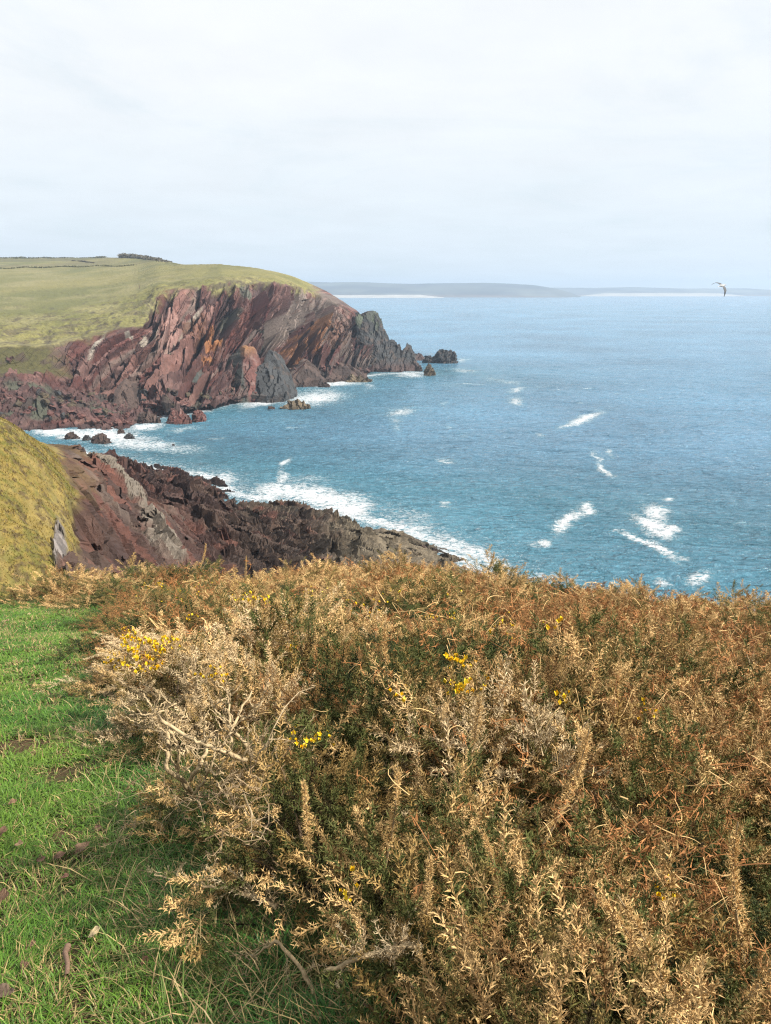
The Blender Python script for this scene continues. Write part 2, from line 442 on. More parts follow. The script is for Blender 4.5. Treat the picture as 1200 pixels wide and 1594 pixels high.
    gc = mix(gc, g2 * 0.9, (px > 215) * sstep(-0.1, 0.4, fbm(fx / 15, fy / 15, s=115, o=4)) * 0.6)
    gc = mix(gc, heath * 0.9, sstep(5.5, 5.75, S_) * (1 - sstep(250, 330, px)) * sstep(-0.1, 0.2, fbm(fx / 60, fy / 14, s=116, o=3)) * 0.45)
    bk = mix(np.broadcast_to(c3(0.115, 0.115, 0.035), shp + (3,)), heath * 0.8, sstep(0.0, 0.4, fbm(U / 3, Vv / 3, s=117, o=4)))
    col = mix(col, bk, bank.astype(float))
    col = mix(col, gc, grass)
    ter = fbm(U / 3, Vv / 1.4, s=118, o=3)
    col = mix(col, heath * 0.7, grass * (1 - sstep(3.95, 4.12, S_)) * sstep(-0.2, 0.2, ter) * 0.8)
    col = np.where((grass > 0.5)[..., None], col * 0.66, col * np.array([0.54, 0.48, 0.47]))
    o = build('headland', P2.reshape(-1, 3), gridfaces(NU, NV)[:, ::-1], ROCK, col.reshape(-1, 3))
    tag(o, 'red sandstone headland with a green field on top across the bay', kind='structure')
    return Ks
HK = headland()
# ---------------------------------------------------------------- the near spur and its rocky shore
def ctl(*rows):
    P = []; Z = []
    for (px, py, d) in rows:
        p = at(px, py, d); P.append(p[:2]); Z.append(p[2])
    return P, Z
SP, SZ = ctl(
 # moss-grown hump
 (0, 935, 30), (0, 860, 33), (0, 800, 36), (0, 740, 40), (0, 700, 43), (0, 668, 47), (-120, 668, 45), (-120, 760, 38), (-120, 900, 31),
 (60, 900, 33), (60, 830, 37), (60, 760, 42), (60, 692, 52), (100, 860, 38), (110, 780, 45), (100, 712, 60), (-60, 640, 50),
 # red cliff face and the pale rib
 (150, 860, 45), (150, 800, 53), (150, 750, 60), (140, 722, 67), (175, 742, 70), (200, 768, 71), (240, 800, 71), (272, 840, 69), (285, 872, 65), (200, 850, 52), (200, 800, 60), (240, 870, 55),
 # red rocks between rib and shore
 (240, 765, 93), (200, 740, 98), (300, 800, 86), (330, 850, 78), (300, 850, 72), (370, 800, 98), (400, 860, 84), (260, 740, 118), (160, 714, 118),
)
def cz(px, py, z):
    p = atz(px, py, z); SP.append(p[:2]); SZ.append(z)
for r in ((130, 706, 4), (200, 728, 3.5), (250, 740, 3), (300, 744, 1.6), (325, 747, 1.0), (300, 765, 4), (345, 765, 1.0), (350, 782, 3.5), (400, 788, 3.0), (450, 797, 3.5), (500, 808, 3.6), (560, 815, 2.0), (600, 830, 2.2), (620, 850, 3.0), (640, 838, 0.7), (670, 852, 0.6), (700, 872, 0.5), (720, 888, 0.3), (690, 895, 1.0), (650, 880, 2.2),
          (450, 830, 6), (520, 850, 5.5), (580, 870, 5), (480, 880, 7), (400, 830, 6.5), (620, 930, 6), (760, 960, 1.0), (850, 985, 0.5), (520, 950, 9), (700, 950, 4), (930, 1010, 0.3),
          (110, 690, -3), (180, 706, -3), (260, 722, -3), (340, 733, -3), (360, 752, -2.0), (380, 765, -2.2), (430, 772, -3), (500, 790, -3), (570, 800, -3), (620, 812, -3), (680, 835, -3), (720, 855, -3), (770, 885, -3), (850, 930, -3.5), (960, 985, -3.5),
          (40, 676, -3), (-100, 660, -3), (300, 690, -5), (500, 740, -6), (700, 800, -6), (900, 890, -6)):
    cz(*r)
for x, y, z in ((-30, 22, 18), (-12, 20, 20), (0, 20, 20), (0, 30, 15), (10, 22, 19), (20, 25, 14), (-16, 30, 19), (25, 45, 6), (10, 45, 9), (0, 50, 10), (30, 30, 8), (45, 45, 1), (60, 30, 2), (-60, 120, 12), (-80, 150, 3), (-80, 180, -3), (-60, 60, 33), (-40, 24, 24), (-80, 90, 18), (-45, 85, 16), (-50, 100, 10), (-40, 70, 21), (-60, 75, 24), (-70, 40, 34)):
    SP.append((x, y)); SZ.append(z)
SPF = tps(SP, SZ, 2e-4)
def on_spur(px, py, far=110):
    x, y, z = ray(px, py); t = np.linspace(26, far, 1500) / y
    P = np.stack([x * t, y * t, EYE + z * t], -1); g = SPF(P[:, 0], P[:, 1])
    k = np.argmax(P[:, 2] < g) if np.any(P[:, 2] < g) else len(t) - 1
    return P[k]
RIB = np.array([on_spur(a, b) for a, b in ((112, 712), (140, 722), (168, 742), (193, 768), (222, 800), (242, 826), (254, 850), (260, 880))])
def polydist(x, y, L_):
    best = np.full(x.shape, 1e9); tt = np.zeros(x.shape)
    for k in range(len(L_) - 1):
        a, b = L_[k, :2], L_[k + 1, :2]; d = b - a; l2 = (d ** 2).sum()
        t = np.clip(((x - a[0]) * d[0] + (y - a[1]) * d[1]) / l2, 0, 1)
        q = np.hypot(x - a[0] - t * d[0], y - a[1] - t * d[1])
        tt = np.where(q < best, k + t, tt); best = np.minimum(best, q)
    return best, tt
def spur():
    NU, NR = 950, 900
    ua = (np.linspace(-260, 1000, NU) - 600) / F
    yr = np.exp(np.linspace(math.log(19), math.log(215), NR))
    X = ua[:, None] * yr[None] * 1.03; Y = np.broadcast_to(yr[None], (NU, NR)).copy()
    Z = SPF(X, Y)
    Zs = Z.copy()
    P0 = np.stack([X, Y, Z], -1); px, py = proj(P0)
    # moss boundary in plan: left of a line through the top of the red cliff
    bl = np.interp(py, [640, 665, 700, 750, 800, 840, 870, 900, 930], [-40, 45, 96, 104, 122, 122, 108, 66, 30])
    moss = 1 - sstep(-9, 9, px - bl + 16 * fbm(X / 2.2, Y / 3, s=200, o=4))
    moss = moss * (Y < 75)
    bnk = R(-45)
    wx = X + 2.5 * fbm(X / 14, Y / 14, s=201, o=2); wy = Y + 2.5 * fbm(X / 14, Y / 14, s=202, o=2)
    f1, c1 = facets(wx, wy, 12, 3.6, bnk, 210, 1.0)
    f2, c2 = facets(wx, wy, 4.5, 1.5, bnk, 220, 1.0)
    f3, c3_ = facets(wx, wy, 1.8, 0.7, bnk + 0.2, 230, 1.0)
    f4, c4 = facets(X, Y, 0.8, 0.35, bnk, 240, 1.0)
    shore = sstep(75, 95, Y) + sstep(280, 330, px) * sstep(60, 75, Y); shore = np.clip(shore, 0, 1)
    land = sstep(-2.5, 0.5, Zs)
    right = sstep(520, 640, px)
    rk = 1 - moss
    tb = (X * math.sin(R(45)) + Y * math.cos(R(45)))       # across the beds
    saw = np.abs(((tb + 1.5 * fbm(X / 9, Y / 9, s=203)) / 4.6) % 1.0 - 0.35) / 0.65
    d = shore * land * lerp(1.0, 0.5, right) * (1.0 * f1 + 0.6 * f2 + 0.30 * f3 + 0.14 * f4 + 0.9 * (0.5 - saw) - 0.3 - 0.8 * sstep(95, 110, Y))
    d = d + (1 - shore) * rk * (0.40 * f1 + 0.22 * f2 + 0.16 * f3 + 0.08 * f4 + 0.5 * fbm(X / 3, Y / 6, s=219, o=4))
    rd, rt = polydist(X, Y, RIB)
    rb = np.exp(-(rd / 1.6) ** 2) * sstep(0, 0.5, rt + 0.2)
    ribs = np.abs((rt * 13 + 1.2 * fbm(X / 2, Y / 2, s=204)) % 1 - 0.5)
    d = d + rb * (1.1 + 0.5 * ribs + 0.25 * f3)
    d = d + moss * (0.30 * fbm(X / 0.8, Y / 1.0, s=205, o=4) + 0.5 * fbm(X / 6, Y / 6, s=206, o=2))
    # small pale outcrop standing out of the moss
    oc = at(92, 845, 37.5); q = np.hypot((X * oc[1] / Y - oc[0] - 0.05 * (Y - oc[1])) / 0.33, (Y - oc[1]) / 3.6)
    ocm = 1 - sstep(0.7, 1.15, q + 0.35 * fbm(X / 0.7, Y / 0.9, s=207, o=3))
    d = d + ocm * (0.3 + 0.2 * f4)
    d = d * lerp(1.0, 0.35, (px < 150) * sstep(45, 58, Y) * (1 - sstep(85, 100, Y)))
    Z = Z + d
    hx = 0.35 * rk * f3 * land; hy = -0.5 * rk * f2 * land * (1 - sstep(60, 90, Y) * 0)
    Pn = np.stack([X + hx, Y + hy, Z], -1)
    def c(r, g, b): return np.array([r, g, b])
    def mix(A, B, w): return A * (1 - w[..., None]) + B * w[..., None]
    red = c(0.135, 0.058, 0.042); dr = c(0.062, 0.033, 0.026); brn = c(0.10, 0.068, 0.048); olive = c(0.22, 0.185, 0.125); pale = c(0.26, 0.225, 0.18)
    col = mix(np.broadcast_to(red, X.shape + (3,)), dr, sstep(0.3, 0.8, c2))
    col = mix(col, c(0.16, 0.12, 0.095), (1 - shore) * sstep(-0.1, 0.5, fbm(tb / 0.9, X / 6, s=231, o=3)) * 0.85)
    sh = shore * sstep(0.0, 1, shore)
    col = mix(col, dr * 0.9, shore * sstep(0.35, 0.6, c1) * 0.8)
    col = mix(col, brn * 0.8, sstep(320, 400, px) * shore * 0.75)
    col = mix(col, red * 1.4, sstep(0.86, 0.93, c3_) * 0.7)
    col = mix(col, brn * 1.7, sstep(0.1, 0.5, fbm(X / 4, Y / 8, s=208, o=4)) * 0.35)
    col = mix(col, olive, sstep(455, 560, px + 40 * fbm(X / 3, Y / 3, s=209, o=4)) * shore * 0.85)
    col = mix(col, olive * 0.8, sstep(330, 480, px) * (py < 795 + 12 * f3) * (py < 800) * shore * 0.6)
    st = vn(tb / 0.6, X * 0, s=211)
    col = col * (0.78 + 0.44 * st)[..., None]
    col = mix(col, c(0.035, 0.03, 0.027), (1 - sstep(-0.2, 1.1, Z)) * 0.85)
    col = mix(col, pale * (0.75 + 0.5 * ribs[..., None]), (1 - sstep(0.55, 1.0, rd / np.interp(rt, [0, 2, 4, 6], [0.6, 0.9, 1.5, 1.8]) + 0.4 * fbm(X / 0.8, Y / 0.8, s=212, o=4))) * sstep(0.1, 0.8, rt) * 0.92)
    # heathery brown between moss and the red face
    hth = np.exp(-((px - bl - 22) / 22.0) ** 2) * (py < 800) * (Y < 75)
    col = mix(col, c(0.15, 0.10, 0.045), hth * sstep(-0.3, 0.3, fbm(X / 1.2, Y / 1.2, s=213, o=4)) * 0.8)
    mc = mix(np.broadcast_to(c(0.235, 0.175, 0.04), X.shape + (3,)), c(0.135, 0.125, 0.022), sstep(-0.3, 0.4, 0.6 * fbm(X / 2.5, Y / 3, s=214, o=4) + 0.7 * fbm(X / 0.2, Y / 0.3, s=217, o=3)))
    mc = mix(mc, c(0.30, 0.235, 0.085), sstep(0.1, 0.5, fbm(X / 3, Y / 3, s=215, o=4)) * 0.5)
    mc = mix(mc, c(0.07, 0.045, 0.02), sstep(0.10, 0.35, fbm(X / 0.22, Y / 0.35, s=216, o=4)) * 0.7)
    col = mix(col, mc, moss)
    col = mix(col, c(0.27, 0.24, 0.21) * (0.45 + 0.6 * c4[..., None]), ocm)
    col = np.where((moss > 0.5)[..., None], col * np.array([0.82, 0.80, 0.82]), col * np.array([0.62, 0.60, 0.585]))
    o = build('rocky_spur', Pn.reshape(-1, 3), gridfaces(NU, NR)[:, ::-1] if False else gridfaces(NU, NR), ROCKN, col.reshape(-1, 3))
    tag(o, 'mossy slope running down to dark red shore rocks below the path', kind='structure')
        # coarse grass tussocks on the hump
    ii = rng.integers(0, NU * NR, 900000)
    xs_, ys_, zs_ = Pn.reshape(-1, 3)[ii].T; k = (moss.ravel()[ii] > 0.75) & (ocm.ravel()[ii] < 0.1) & (ys_ < 58) & (px.ravel()[ii] > -40)
    k &= rng.random(len(ii)) < (ys_ / 50) ** 2
    xs_, ys_, zs_ = xs_[k], ys_[k], zs_[k]; cl = col.reshape(-1, 3)[ii][k]; n = len(xs_); print('tussock blades', n)
    ca = rng.random(n) * 6.283
    h = (0.04 + 0.07 * rng.random(n)) * (0.6 + 0.8 * vn(xs_ / 0.5, ys_ / 0.5, s=218)); w = 0.018 + 0.02 * rng.random(n)
    A = np.stack([xs_ - np.cos(ca) * w, ys_ - np.sin(ca) * w, zs_ - 0.02], -1); B = np.stack([xs_ + np.cos(ca) * w, ys_ + np.sin(ca) * w, zs_ - 0.02], -1)
    T = np.stack([xs_ + rng.normal(size=n) * 0.05, ys_ + rng.normal(size=n) * 0.05, zs_ + h], -1)
    cl = cl * (0.7 + 0.8 * rng.random((n, 1)))
    ob = build('coarse_grass', np.stack([A, B, T], 1).reshape(-1, 3), np.arange(3 * n).reshape(-1, 3), tint_mat('coarse_grass', rough=0.8, spec=0.15, noise=0), np.repeat(cl, 3, 0))
    tag(ob, 'coarse olive-yellow grass covering the hump at the left', 'grass', kind='stuff')
    return Z, X, Y
SPZ, SPX, SPY = spur()

# ---------------------------------------------------------------- sea
SHORE = np.concatenate([
    atz(np.array([60, 100, 130, 160, 190, 235, 262, 290, 330, 360, 400, 432, 445, 450, 480, 520, 560, 600, 650]),
        np.array([668, 672, 672, 668, 664, 652, 645, 641, 634, 628, 616, 610, 604, 596, 592, 590, 586, 582, 580]), 0.0),
    atz(np.array([110, 160, 210, 260, 310, 335, 345, 370, 410, 450, 490, 530, 570, 610, 640, 670, 700, 730, 770, 820]),
        np.array([702, 712, 722, 733, 738, 746, 758, 768, 776, 784, 795, 802, 808, 818, 828, 842, 860, 880, 905, 940]), 0.0)])
def patches():
    # (px, py, half length px, half width px, angle deg (clockwise), strength)  whitecaps and foam rafts
    return [
 (910, 652, 34, 7, -20, .95), (888, 663, 18, 4, -10, .7), (940, 735, 20, 6, 38, .9), (947, 706, 8, 6, -40, .7), (925, 712, 10, 6, 60, .8), (960, 743, 12, 3, 5, .5),
 (885, 812, 34, 14, -38, .95), (912, 792, 16, 8, -20, .8), (848, 846, 16, 7, 10, .8), (1018, 798, 24, 13, 35, .95), (1044, 779, 12, 5, 0, .8), (1012, 820, 40, 12, 22, 1.0), (1040, 828, 14, 8, 30, .9),
 (985, 838, 34, 7, 14, .85), (1030, 856, 40, 8, 22, .95), (1070, 868, 12, 3, 15, .6), (1092, 896, 34, 12, -14, .85), (1020, 905, 18, 9, 20, .7), (1040, 920, 14, 5, 30, .4), (700, 719, 14, 5, 10, .7), (640, 745, 6, 3, 0, .4), (693, 788, 12, 4, 0, .5),
 (703, 782, 14, 5, 0, .7), (710, 790, 20, 4, 5, .4), (628, 640, 24, 8, -5, .75), (618, 655, 14, 8, 10, .5), (620, 668, 10, 8, 30, .5), (805, 607, 20, 4, -12, .7), (790, 595, 26, 4, 3, .5), (803, 624, 16, 8, 8, .75),
 (842, 678, 8, 5, 0, .6), (838, 602, 8, 3, 0, .4), (575, 600, 14, 3, 0, .5), (575, 605, 18, 4, 0, .4), (448, 720, 14, 7, -15, .8), (440, 738, 12, 9, -45, .6), (434, 745, 8, 6, -60, .7),
 (553, 795, 30, 11, -8, 1.0), (690, 628, 9, 3, 0, .5), (1180, 700, 14, 4, 10, .3), (1150, 812, 16, 6, 10, .35), (760, 700, 20, 4, 0, .25), (630, 775, 8, 3, 0, .4), (250, 690, 30, 5, 0, .6), (335, 684, 18, 3, 0, .6), (290, 668, 36, 5, -8, .6), (700, 665, 10, 4, 0, .5), (720, 678, 10, 4, 0, .4), (360, 655, 30, 5, 0, .35),
 (200, 690, 90, 16, 4, .6), (120, 676, 60, 9, 5, .75), (280, 700, 60, 8, 0, .5), (300, 735, 40, 5, 8, .7), (520, 780, 70, 22, 10, .7), (480, 745, 60, 10, 0, .42), (640, 800, 60, 14, 15, .5), (490, 770, 60, 20, 6, .78), (430, 765, 55, 16, 4, .9), (560, 800, 50, 10, 12, .55), (600, 812, 40, 10, 15, .6), (740, 862, 60, 14, 25, .6), (400, 775, 30, 8, 10, .9), (350, 745, 28, 12, 0, .8), (640, 820, 40, 16, 20, .6), (700, 850, 60, 18, 22, .66), (770, 880, 55, 22, 20, .66), (850, 900, 60, 16, 12, .55), (690, 890, 40, 18, 25, .8), (830, 848, 22, 8, 10, .5),
 (490, 620, 55, 14, -4, .9), (410, 622, 50, 11, -8, .95), (520, 595, 60, 8, -2, .9), (640, 583, 30, 6, 0, .8), (720, 560, 16, 3, 0, .6), (725, 577, 30, 4, 5, .6), (770, 590, 30, 5, 10, .4), (230, 664, 36, 9, -6, .95), (175, 676, 60, 12, 8, .85), (80, 672, 40, 9, 8, .95), (300, 640, 40, 7, -6, .9), (220, 695, 60, 10, 6, .5), (450, 655, 60, 6, 3, .3), (560, 640, 40, 8, 0, .25), (700, 600, 40, 5, 0, .3)]
def sea():
    NU, NR = 900, 1000
    ua = (np.concatenate([np.linspace(-1800, -110, 40), np.linspace(-100, 1300, NU - 80), np.linspace(1310, 3000, 40)]) - 600) / F
    yr = np.exp(np.concatenate([np.linspace(math.log(42), math.log(450), NR - 160), np.linspace(math.log(453), math.log(7200), 160)]))
    X = ua[:, None] * yr[None] * 1.03; Y = np.broadcast_to(yr[None], (len(ua), NR)).copy()
    P = np.stack([X, Y, 0 * X], -1); px, py = proj(P)
    # swell and chop, fading where the grid is too coarse for it
    near = 1 - sstep(250, 500, Y)
    Z = 0.26 * fbm(X / 9 + Y / 60, Y / 5, s=300, o=2) + near * 0.16 * fbm(X / 2.6 + Y / 20, Y / 1.7, s=301, o=3)
    foam = np.zeros_like(X)
    wob = 15 * fbm(X / 6, Y / 8, s=302, o=5, g=0.6) ; wob2 = 11 * fbm(X / 5 + 40, Y / 7, s=303, o=4)
    sc_ = np.clip((py - 440) / 250.0, 0.25, 1.6)
    qx = px + wob * sc_; qy = py + wob2 * 0.55 * sc_
    for (cx, cy, rx, ry, a, w) in patches():
        m = (np.abs(px - cx) < rx * 2.6 + 30) & (np.abs(py - cy) < rx * 2.2 + 30)
        ca, sa = math.cos(R(a)), math.sin(R(a))
        ddx, ddy = qx[m] - cx, qy[m] - cy
        q = ((ddx * ca + ddy * sa) / rx) ** 2 + ((-ddx * sa + ddy * ca) / ry) ** 2
        f = w * np.exp(-q * 0.9)
        foam[m] = np.maximum(foam[m], f) + 0.25 * np.minimum(foam[m], f)
    d = np.full(X.shape, 1e9)
    zone = (Y > 70) & (Y < 460) & (px < 1500)
    xs, ys = X[zone], Y[zone]; dd = np.full(xs.shape, 1e9)
    for grp in (SHORE[:19], SHORE[19:]):
        for k in range(len(grp) - 1):
            a, b = grp[k, :2], grp[k + 1, :2]; e = b - a
            t = np.clip(((xs - a[0]) * e[0] + (ys - a[1]) * e[1]) / (e ** 2).sum(), 0, 1)
            dd = np.minimum(dd, np.hypot(xs - a[0] - t * e[0], ys - a[1] - t * e[1]))
    d[zone] = dd
    foam = np.maximum(foam, 0.82 * np.exp(-(d / 3.0) ** 2)) ; foam = np.maximum(foam, 0.62 * np.exp(-d / 13.0))
    fl = sstep(0.84, 0.97, vn(X / 6.5 + 3, Y / 3.2, s=307)) * sstep(0.45, 0.75, vn(X / 45, Y / 45, s=308)) * (Y < 420)
    foam = np.maximum(foam, 0.62 * fl)
    Z = Z + 0.25 * foam * near * np.abs(fbm(X / 1.5, Y / 1.5, s=305, o=3))
    P[..., 2] = Z
    m, t, b = new_mat('sea_water')
    ln = t.links.new
    tcn = N(t, 'ShaderNodeTexCoord'); geo = N(t, 'ShaderNodeNewGeometry')
    pos = geo.outputs['Position']
    # distance-dependent colour: deep water farther out, green over sand close in
    sp = N(t, 'ShaderNodeSeparateXYZ'); ln(pos, sp.inputs[0])
    big = N(t, 'ShaderNodeTexNoise', inp={'Scale': 0.012, 'Detail': 4}); ln(pos, big.inputs[0])
    sd = N(t, 'ShaderNodeAttribute', attribute_name='shoal')
    cmix = N(t, 'ShaderNodeMixRGB', inp={1: (0.12, 0.265, 0.40, 1), 2: (0.062, 0.195, 0.27, 1)}); ln(sd.outputs['Fac'], cmix.inputs[0])
    bm = N(t, 'ShaderNodeMapRange', inp={1: 0.35, 2: 0.65, 3: 0.78, 4: 1.2}); ln(big.outputs[0], bm.inputs[0])
    cm = N(t, 'ShaderNodeMixRGB', blend_type='MULTIPLY', inp={0: 1.0}); ln(cmix.outputs[0], cm.inputs[1]); ln(bm.outputs[0], cm.inputs[2])
    # waves
    mp = N(t, 'ShaderNodeMapping'); mp.inputs['Rotation'].default_value = (0, 0, R(12)); mp.inputs['Scale'].default_value = (0.55, 1.0, 1)
    ln(pos, mp.inputs[0])
    w1 = N(t, 'ShaderNodeTexNoise', inp={'Scale': 0.16, 'Detail': 3, 'Roughness': 0.5, 'Distortion': 0.4}); ln(mp.outputs[0], w1.inputs[0])
    w2 = N(t, 'ShaderNodeTexNoise', inp={'Scale': 0.85, 'Detail': 5, 'Roughness': 0.68, 'Distortion': 0.4}); ln(mp.outputs[0], w2.inputs[0])
    w3 = N(t, 'ShaderNodeTexNoise', inp={'Scale': 0.05, 'Detail': 2, 'Roughness': 0.5}); ln(mp.outputs[0], w3.inputs[0])
    b0 = N(t, 'ShaderNodeBump', inp={'Strength': 1.0, 'Distance': 5.0}); ln(w3.outputs[0], b0.inputs['Height'])
    b1 = N(t, 'ShaderNodeBump', inp={'Strength': 1.0, 'Distance': 4.2}); ln(w1.outputs[0], b1.inputs['Height']); ln(b0.outputs[0], b1.inputs['Normal'])
    b2 = N(t, 'ShaderNodeBump', inp={'Strength': 1.0, 'Distance': 2.4}); ln(w2.outputs[0], b2.inputs['Height']); ln(b1.outputs[0], b2.inputs['Normal'])
    # foam: lace that closes up where the attribute is strong
    fa = N(t, 'ShaderNodeAttribute', attribute_name='foam')
    mpf = N(t, 'ShaderNodeMapping'); mpf.inputs['Scale'].default_value = (0.7, 1.0, 1); ln(pos, mpf.inputs[0])
    fn = N(t, 'ShaderNodeTexNoise', inp={'Scale': 0.6, 'Detail': 9, 'Roughness': 0.72, 'Distortion': 1.6}); ln(mpf.outputs[0], fn.inputs[0])
    rg = N(t, 'ShaderNodeMath', operation='SUBTRACT', inp={1: 0.5}); ln(fn.outputs[0], rg.inputs[0])
    ab = N(t, 'ShaderNodeMath', operation='ABSOLUTE'); ln(rg.outputs[0], ab.inputs[0])
    lace = N(t, 'ShaderNodeMath', operation='MULTIPLY', inp={1: 10.0}); ln(ab.outputs[0], lace.inputs[0])       # 0 on the veins
    fn2 = N(t, 'ShaderNodeTexNoise', inp={'Scale': 1.3, 'Detail': 8, 'Roughness': 0.78}); ln(mpf.outputs[0], fn2.inputs[0])
    s1 = N(t, 'ShaderNodeMath', operation='MULTIPLY_ADD', inp={1: 2.5, 2: -0.70}); ln(fa.outputs['Fac'], s1.inputs[0])
    s2 = N(t, 'ShaderNodeMath', operation='SUBTRACT'); ln(s1.outputs[0], s2.inputs[0]); ln(lace.outputs[0], s2.inputs[1])
    s3 = N(t, 'ShaderNodeMath', operation='MULTIPLY_ADD', inp={1: 4.6, 2: -2.3}); ln(fn2.outputs[0], s3.inputs[0])
    s4 = N(t, 'ShaderNodeMath', operation='ADD'); ln(s2.outputs[0], s4.inputs[0]); ln(s3.outputs[0], s4.inputs[1])
    fm = N(t, 'ShaderNodeMapRange', inp={1: -0.1, 2: 1.3, 3: 0, 4: 0.95}); fm.interpolation_type = 'SMOOTHSTEP'; ln(s4.outputs[0], fm.inputs[0])
    # milky aerated water round the foam
    mk = N(t, 'ShaderNodeMapRange', inp={1: 0.1, 2: 0.9, 3: 0, 4: 0.45}); ln(fa.outputs['Fac'], mk.inputs[0])
    milk = N(t, 'ShaderNodeMixRGB', inp={2: (0.16, 0.36, 0.42, 1)}); ln(mk.outputs[0], milk.inputs[0]); ln(cm.outputs[0], milk.inputs[1])
    fc = N(t, 'ShaderNodeMixRGB', inp={2: (0.80, 0.82, 0.84, 1)}); ln(fm.outputs[0], fc.inputs[0]); ln(milk.outputs[0], fc.inputs[1])
    ln(fc.outputs[0], b.inputs['Base Color'])
    rr = N(t, 'ShaderNodeMapRange', inp={1: 0, 2: 1, 3: 0.13, 4: 0.9}); ln(fm.outputs[0], rr.inputs[0]); ln(rr.outputs[0], b.inputs['Roughness'])
    b.inputs['IOR'].default_value = 1.333
    b3 = N(t, 'ShaderNodeBump', inp={'Strength': 0.6, 'Distance': 0.3}); ln(fm.outputs[0], b3.inputs['Height']); ln(b2.outputs[0], b3.inputs['Normal'])
    ln(b3.outputs[0], b.inputs['Normal'])
    shoal = np.clip(np.exp(-d / 45.0) * 1.2 + (1 - sstep(90, 190, Y)) * 0.75 + 0.15 * fbm(X / 50, Y / 50, s=306), 0, 1)
    o = build('sea', P.reshape(-1, 3), gridfaces(len(ua), NR), m, smooth=True, attrs={'foam': foam, 'shoal': shoal})
    tag(o, 'rippled blue sea with patches of white foam', kind='structure')
sea()

# ---------------------------------------------------------------- the far shore
FAR = tint_mat('far_land', rough=1, spec=0.1, noise=0.25, nscale=0.01)
def far_land(name, label, outline, d0, depth, base_py, seed, tone):
    xs = np.linspace(outline[0][0], outline[-1][0], 500)
    ys = np.interp(xs, [o_[0] for o_ in outline], [o_[1] for o_ in outline])
    ys = ys + 0.8 * fbm(xs / 60, xs * 0, s=seed, o=4) * (ys < 457)
    NV = 40
    t = np.linspace(0, 1, NV)
    X = (xs[:, None] - 600) / F * (d0 + depth * t[None]) * 1.03
    Y = np.broadcast_to(d0 + depth * t[None], X.shape)
    top = at(xs, ys, d0 + depth * 0.8)[:, 2]
    prof = sstep(0, 0.8, t) ** 0.6 * (1 - 0.3 * sstep(0.8, 1, t))
    Z = -3 + (top[:, None] + 3) * prof[None]
    Z = Z + 5 * fbm(X / 260, Y / 260, s=seed + 1, o=4) * (prof[None] * (1 - prof[None]) * 4)
    n = fbm(X / 220, Y / 90, s=seed + 2, o=4)
    def c(r, g, b): return np.array([r, g, b])
    col = lerp(c(0.045, 0.055, 0.065), c(0.10, 0.11, 0.10), sstep(-0.3, 0.4, n)[..., None]) * tone  # bluish land: distance haze partly painted into the colour, tone included
    cell = facets(X, Y, 260, 180, 0.3, seed + 3, 0)[1]
    col = col * (0.7 + 0.6 * cell[..., None])
    col = np.where((t[None] < 0.12)[..., None], c(0.13, 0.10, 0.08) * tone * 0.9, col)
    o = build(name, np.stack([X, Y, Z], -1).reshape(-1, 3), gridfaces(500, NV), FAR, col.reshape(-1, 3), smooth=True)
    tag(o, label, kind='structure')
far_land('far_hills', 'low blue hills with pale fields beyond the bay', [(-1500, 440), (300, 441), (480, 438), (520, 440), (560, 439), (640, 442), (700, 440.5), (741, 440), (785, 442), (815, 444), (845, 449), (868, 455), (884, 461.5), (900, 464)], 4600, 700, 462, 400, 1.0)
far_land('far_coast', 'faint low coast behind the blue hills', [(700, 452), (840, 448), (900, 448.5), (960, 447), (1050, 449), (1100, 448.5), (1130, 449), (1160, 451), (1200, 450), (1500, 449), (3000, 446)], 6000, 700, 461, 420, 1.25)
def beach(name, label, x0, x1, d, z, w):
    xs = np.linspace(x0, x1, 120); t = np.linspace(0, 1, 6)
    X = (xs[:, None] - 600) / F * (d + w * t[None]) * 1.03; Y = np.broadcast_to(d + w * t[None], X.shape)
    taper = np.minimum(1, np.minimum(xs - x0, x1 - xs) / 40)[:, None]
    Z = -1.0 + (z + 1 + 3 * fbm(X / 150, Y / 80, s=440, o=3)) * taper * t[None] ** 0.6
    col = np.broadcast_to(np.array([0.40, 0.38, 0.34]), X.shape + (3,))
    o = build(name, np.stack([X, Y, Z], -1).reshape(-1, 3), gridfaces(120, 6), FAR, col.reshape(-1, 3), smooth=True)
    tag(o, label, kind='structure')
beach('far_beach', 'long pale sand beach under the blue hills', 380, 690, 4350, 14, 330)
beach('far_beach', 'pale sand strip at the foot of the faint coast', 880, 1125, 5600, 20, 500)
# ---------------------------------------------------------------- the clifftop underfoot
def border(y):                  # x of the edge between mown path and thicket
    return np.interp(y, [0.3, 1.0, 1.36, 1.7, 2.1, 2.6, 3.0, 3.4, 3.9, 4.6, 5.6, 7.5, 9.5, 11.0, 12.5, 14],
                        [0.15, 0.02, -0.14, -0.36, -0.55, -0.74, -0.93, -1.14, -1.45, -1.75, -2.12, -2.70, -3.45, -4.1, -5.4, -7.2])
def ground_z(x, y):
    z = EYE - 1.12 - 0.32 * y
    z = np.where(y < 1.5, z - 0.0 * y, z)
    z = z - 0.045 * np.maximum(0, y - 9.5) * sstep(-5, -2, x)
    z = z - 0.125 * np.maximum(0, x - 0.2) - 0.03 * np.maximum(0, -x)
    z = z + 0.06 * fbm(x / 1.3, y / 1.3, s=500, o=3) + 0.25 * fbm(x / 5 + 7, y / 5, s=501, o=2) * sstep(3, 8, y)
    lim = np.interp(x, [-12, -5.5, -3, 0, 2, 4, 6, 9, 14], [14.4, 14.3, 14.2, 14.6, 15.2, 14.4, 13.0, 11.8, 10.5])
    over = np.maximum(0, y - lim)
    return z - 0.95 * over ** 1.25
